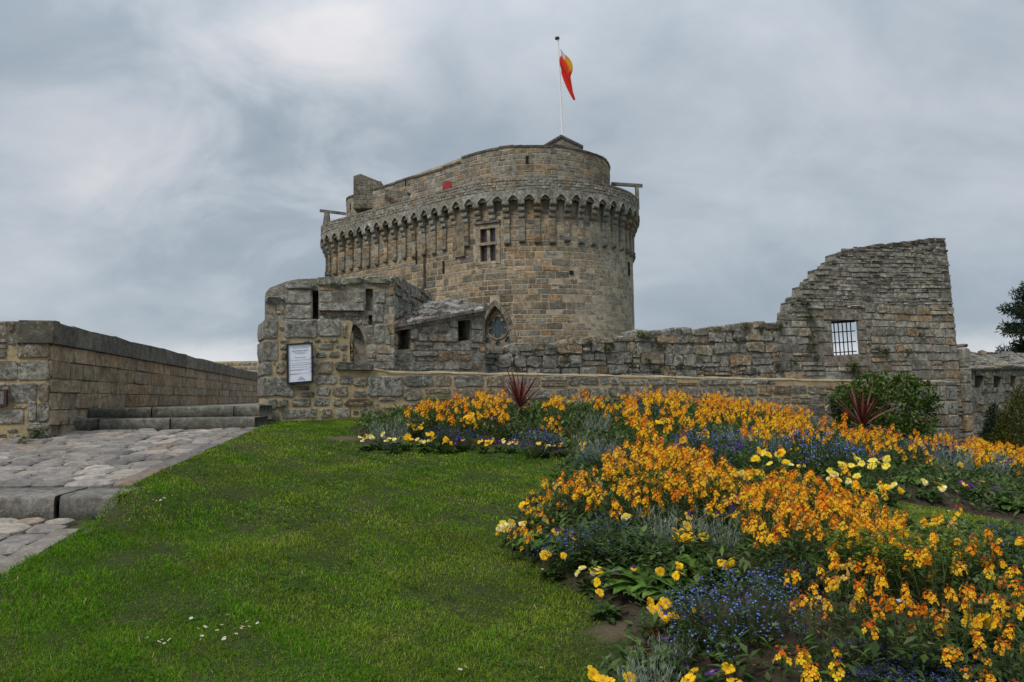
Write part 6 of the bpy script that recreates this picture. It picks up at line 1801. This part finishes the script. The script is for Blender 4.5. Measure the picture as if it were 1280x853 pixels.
# distant cypress tops above the outer wall
cyp = at(1262, 470, 40); e_ = empty('cypress', (cyp.x, 40, -1.6), 'dark pointed conifer tip just above the outer wall below the tree', 'tree')
bl = [((cyp.x + jit(.3), 40 + jit(.3), at(1262, 474 - k * 4, 40).z), (.9 - k * .07, .6, .5)) for k in range(9)]
bl += [((at(1272, 440, 40).x + jit(.3), 40, at(1262, 460 - k * 5, 40).z), (.7 - k * .08, .5, .4)) for k in range(6)]
add_np('crown', leaf_cloud('crown', bl, 5000, .2, .05, [(.016, .026, .012), (.024, .036, .016)], 12, None, .2), e_)
mb = MB(); mb.tube((cyp.x, 40, -1.6), (cyp.x, 40, at(1262, 460, 40).z), .15, .05, 6, (.05, .04, .03)); mb.build('trunk', M['wood'], e_)

# weeds on the walls
WEED = []
for i in range(5):
    random.seed(990 + i); mb = MB()
    for k in range(60):
        a = rnd(0, 6.28); add_leaf(mb, (math.cos(a) * rnd(0, .06), math.sin(a) * rnd(0, .05), rnd(-.06, .05)), (math.cos(a), math.sin(a) - .5, rnd(-.2, 1.2)), rnd(.04, .09), rnd(.012, .022), vary((.075, .10, .022) if i % 2 else (.06, .075, .025), .35), rnd(.2, .7))
    WEED.append(proto_mesh(mb, 'leaves', M['leaf']))
random.seed(66)
def weed(P_, s, label, group):
    e_ = empty('wall_weed', tuple(P_), label, 'weed', group); e_.scale = (s, s, s); e_.rotation_euler = (0, 0, jit(.6)); obj_of('leaves', random.choice(WEED), e_)
for (px, py, s) in ((735,427,1.2),(757,436,1.2),(766,431,.9),(800,418,1.6),(812,419,1.4),(826,430,1.4),(895,412,1.2),(930,408,1.0),(951,409,1.1),(972,407,1.3),(705,445,.9),(790,455,1.0),(808,450,.9),(872,447,.9),(922,425,1.0),(822,462,.9),(971,455,1.1),(620,448,.8),(668,440,.9),(640,455,.7),(700,458,.7),(940,462,.8),(850,455,.8)):
    a = q(px, py); weed(F2.P(a[0], a[1], .05), s * .95, 'small weed rooted in the joints of the long lichened wall', 'weeds on the curtain wall')
for (px, py, s) in ((1006,379,1.4),(1009,394,1.6),(1013,420,1.3),(1012,434,1.3),(1064,455,2.0),(1066,464,1.8),(1101,437,1.7),(1108,440,1.2),(1135,440,1.2),(1020,448,1.3),(990,452,1.1),(1150,418,.8)):
    a = q(px, py); weed(F2.P(a[0], a[1], .05), s * .95, 'green weed growing out of the ruined gable', 'weeds on the gable')
for (px, py, s) in ((494,403,1.3),(505,399,1.2),(515,396,1.1),(536,394,1.1),(514,412,1.0)):
    a = r4(px, py); weed(F4.P(a[0], a[1], -.25), s, 'green weed on the slab roof of the outbuilding', 'weeds on the outbuilding roof')
for (px, py, s) in ((492,434,1.1),(500,435,1.2),(507,435,1.0),(580,424,.9)):
    a = r4(px, py); weed(F4.P(a[0], a[1], -.12), s, 'mossy weed on the sill of the outbuilding opening', 'weeds in the outbuilding openings')
for x in np.linspace(655, 690, 6):
    a = F2.px(x, 430); weed(F2.P(a[0], w_top(a[0]) - .02, -.3), 1.3, 'pale grass tuft along the wall top below the keep', 'grass tufts on the wall top')
for (px, py, Y, s) in ((100,514,10.6,.9),(118,512,10.7,.7),(160,511,11.2,.7),(60,537,9.3,1.2),(48,545,9.1,1.3),(72,532,9.5,1.0),(30,553,8.7,1.1),(80,528,9.8,1.0),(133,641,5.37,.45),(40,646,5.36,.4)):
    P_ = at(px, py, Y); weed(P_, s, 'low green weed at the foot of the path wall and steps', 'weeds along the path')

# leafy ground cover filling the beds
n = 70000
x = rng.uniform(bx0, bx1, n * 12); y = rng.uniform(by0, by1, n * 12)
ok = in_poly(x, y, BED) & (np.abs(x) < .70 * y + .3); x, y = x[ok], y[ok]
bare = [(hit(985, 815), .30, .25), (hit(940, 815), .25, .22), (hit(1150, 800), .16, .14), (hit(800, 775), .1, .2)]
p_ = np.ones(len(x))
for (c_, a_, b_) in bare: p_ *= np.clip((np.hypot((x - c_[0]) / a_, (y - c_[1]) / b_) - .6), .03, 1)
p_ *= np.clip(poly_dist(x, y, BED) / .09, .03, 1)
p_ *= np.clip(.65 + .6 * wedge_noise(x, y, 2.7), .15, 1)
p_ *= np.clip(3.0 / y, .16, 1)
ok = rng.random(len(x)) < p_; x, y = x[ok][:n], y[ok][:n]; n = len(x)
z = bed_z(x, y) + rng.random(n) ** 1.3 * (.06 + .12 * np.clip(.5 + wedge_noise(x, y, 1.9), 0, 1))
an = rng.uniform(0, 6.28, n); up = rng.uniform(.1, 1.2, n); ax = np.c_[np.cos(an), np.sin(an), up]; ax /= np.linalg.norm(ax, axis=1)[:, None]
sd = np.cross(ax, (0, 0, 1.0)); sd /= np.linalg.norm(sd, axis=1)[:, None]
sc2 = 1 + .10 * y
l = (rng.uniform(.025, .06, n) * sc2)[:, None]; w = (rng.uniform(.010, .024, n) * sc2)[:, None]; Pp = np.c_[x, y, z]
V = np.stack([Pp, Pp + ax * l * .5 + sd * w / 2, Pp + ax * l - [0, 0, .01], Pp + ax * l * .5 - sd * w / 2], 1).reshape(-1, 3)
b = np.arange(n)[:, None] * 4; T = np.concatenate([b + [0, 1, 2], b + [0, 2, 3]])
cc = np.array([(.058, .105, .022), (.08, .135, .030), (.042, .078, .018), (.115, .155, .055)])[rng.integers(0, 4, n)] * rng.uniform(.6, 1.25, (n, 1))
o = bpy.data.objects.new('ground_cover', np_mesh('ground_cover', V, T, M['leaf'], np.repeat(cc, 4, 0))); col.objects.link(o)
tag(o, 'low green leaves covering the soil between the flowers', 'foliage', kind='stuff')
# dry litter and small clods on the soil
n = 14000; x = rng.uniform(-.4, 3.2, n); y = rng.uniform(1.6, 5.5, n); ok = in_poly(x, y, BED); x, y = x[ok], y[ok]; n = len(x)
z = bed_z(x, y) + .004; an = rng.uniform(0, 6.28, n); ax = np.c_[np.cos(an), np.sin(an), rng.uniform(-.1, .25, n)]; sd = np.c_[-np.sin(an), np.cos(an), rng.uniform(-.4, .4, n)]
l = rng.uniform(.008, .035, n)[:, None]; w = rng.uniform(.002, .008, n)[:, None]; Pp = np.c_[x, y, z + .004]
V = np.stack([Pp, Pp + ax * l * .5 + sd * w, Pp + ax * l, Pp + ax * l * .5 - sd * w], 1).reshape(-1, 3); b = np.arange(n)[:, None] * 4
cc = np.array([(.13, .10, .06), (.08, .06, .04), (.18, .14, .09), (.40, .20, .03), (.05, .04, .03), (.10, .085, .06)])[rng.integers(0, 6, n)] * rng.uniform(.6, 1.2, (n, 1))
o = bpy.data.objects.new('leaf_litter', np_mesh('leaf_litter', V, np.concatenate([b + [0, 1, 2], b + [0, 2, 3]]), M['leaf'], np.repeat(cc, 4, 0))); col.objects.link(o)
tag(o, 'dry brown litter lying on the bare soil', 'litter', kind='stuff')

# daisies in the lawn
mb = MB(); random.seed(5)
for k in range(14):
    a = k * 2 * math.pi / 14; mb.add([(0, 0, .002), (math.cos(a - .17) * .008, math.sin(a - .17) * .008, .004), (math.cos(a + .17) * .008, math.sin(a + .17) * .008, .004)], [(0, 1, 2)], (.80, .80, .78))
DM = proto_mesh(mb, 'petals', M['petal'])
mb = MB(); mb.tube((0, 0, .001), (0, 0, .0055), .003, .002, 8, (.75, .50, .03)); DE = proto_mesh(mb, 'eye', M['petal'])
mb = MB(); mb.tube((0, 0, -.05), (0, 0, .0), .0012, .001, 4, (.07, .12, .03)); DS = proto_mesh(mb, 'stem', M['leaf'])
def daisy(px, py, label, group):
    x, y = hit(px, py, .04); e_ = empty('daisy', (x, y, G(x, y) + .045), label, 'daisy', group); s = rnd(.8, 1.15); e_.scale = (s, s, 1); e_.rotation_euler = (rnd(-.2, .6), rnd(-.4, .4), rnd(0, 6))
    for nm, me in (('petals', DM), ('eye', DE), ('stem', DS)): obj_of(nm, me, e_)
for (a, b) in ((239,776.6),(247,789),(256,786),(271,790.6),(273,791.5),(277,784),(284,773),(252.5,797.5),(251,804),(281,801),(279.5,804),(295,795),(301,789),(303,788),(311,787),(309,780),(322,782)): daisy(a, b, 'white daisy in the cluster at the front of the lawn', 'daisies in the front cluster')
for (a, b) in ((185,801.6),(198,806),(203,803),(212,803),(205,808)): daisy(a, b, 'white daisy in the small group left of the front cluster', 'daisies left of the front cluster')
for (a, b) in ((191,627),(196,628),(201,627),(205,625),(215,621),(221,621)): daisy(a, b, 'white daisy in the tiny group beside the paving', 'daisies beside the paving')
for (a, b) in ((575,840),(582,838),(676,840),(553,580),(678,580),(686,583),(705,587),(678,715),(610,558),(660,560),(690,568),(1123,631),(1140,634),(1186,640)): daisy(a, b, 'lone white daisy on the lawn near the bed edges', 'scattered daisies')
# small white scraps: one on the step, one on the soil
def scrap(P_, s, label):
    mb = MB(); n = 6; vs = [(jit(.25) * s + (i - 2.5) / 2.5 * s, (j - 1.5) / 2 * s, abs(jit(.35)) * s) for i in range(n) for j in range(4)]
    mb.add([Vector(P_) + Vector(v_) for v_ in vs], [(i * 4 + j, i * 4 + 4 + j, i * 4 + 5 + j, i * 4 + 1 + j) for i in range(n - 1) for j in range(3)], (.72, .74, .76))
    tag(mb.build('paper_scrap', tint_mat('paper_' + str(len(label)), .5, .2, .3, .1)), label, 'litter')
scrap(Vector((at(98, 523, 10.15).x, 10.15, Z_TOP - .125)), .05, 'crumpled white paper scrap lying on the lower step')
x, y = hit(1136, 800); scrap(Vector((x, y, gz(x, y) + .02)), .026, 'crumpled whitish wrapper on the soil among front flowers')
print('drift counts', cnt, 'objects', len(bpy.data.objects), 'tris', sum(len(m_.loop_triangles) if m_.loop_triangles else len(m_.polygons) for m_ in bpy.data.meshes))
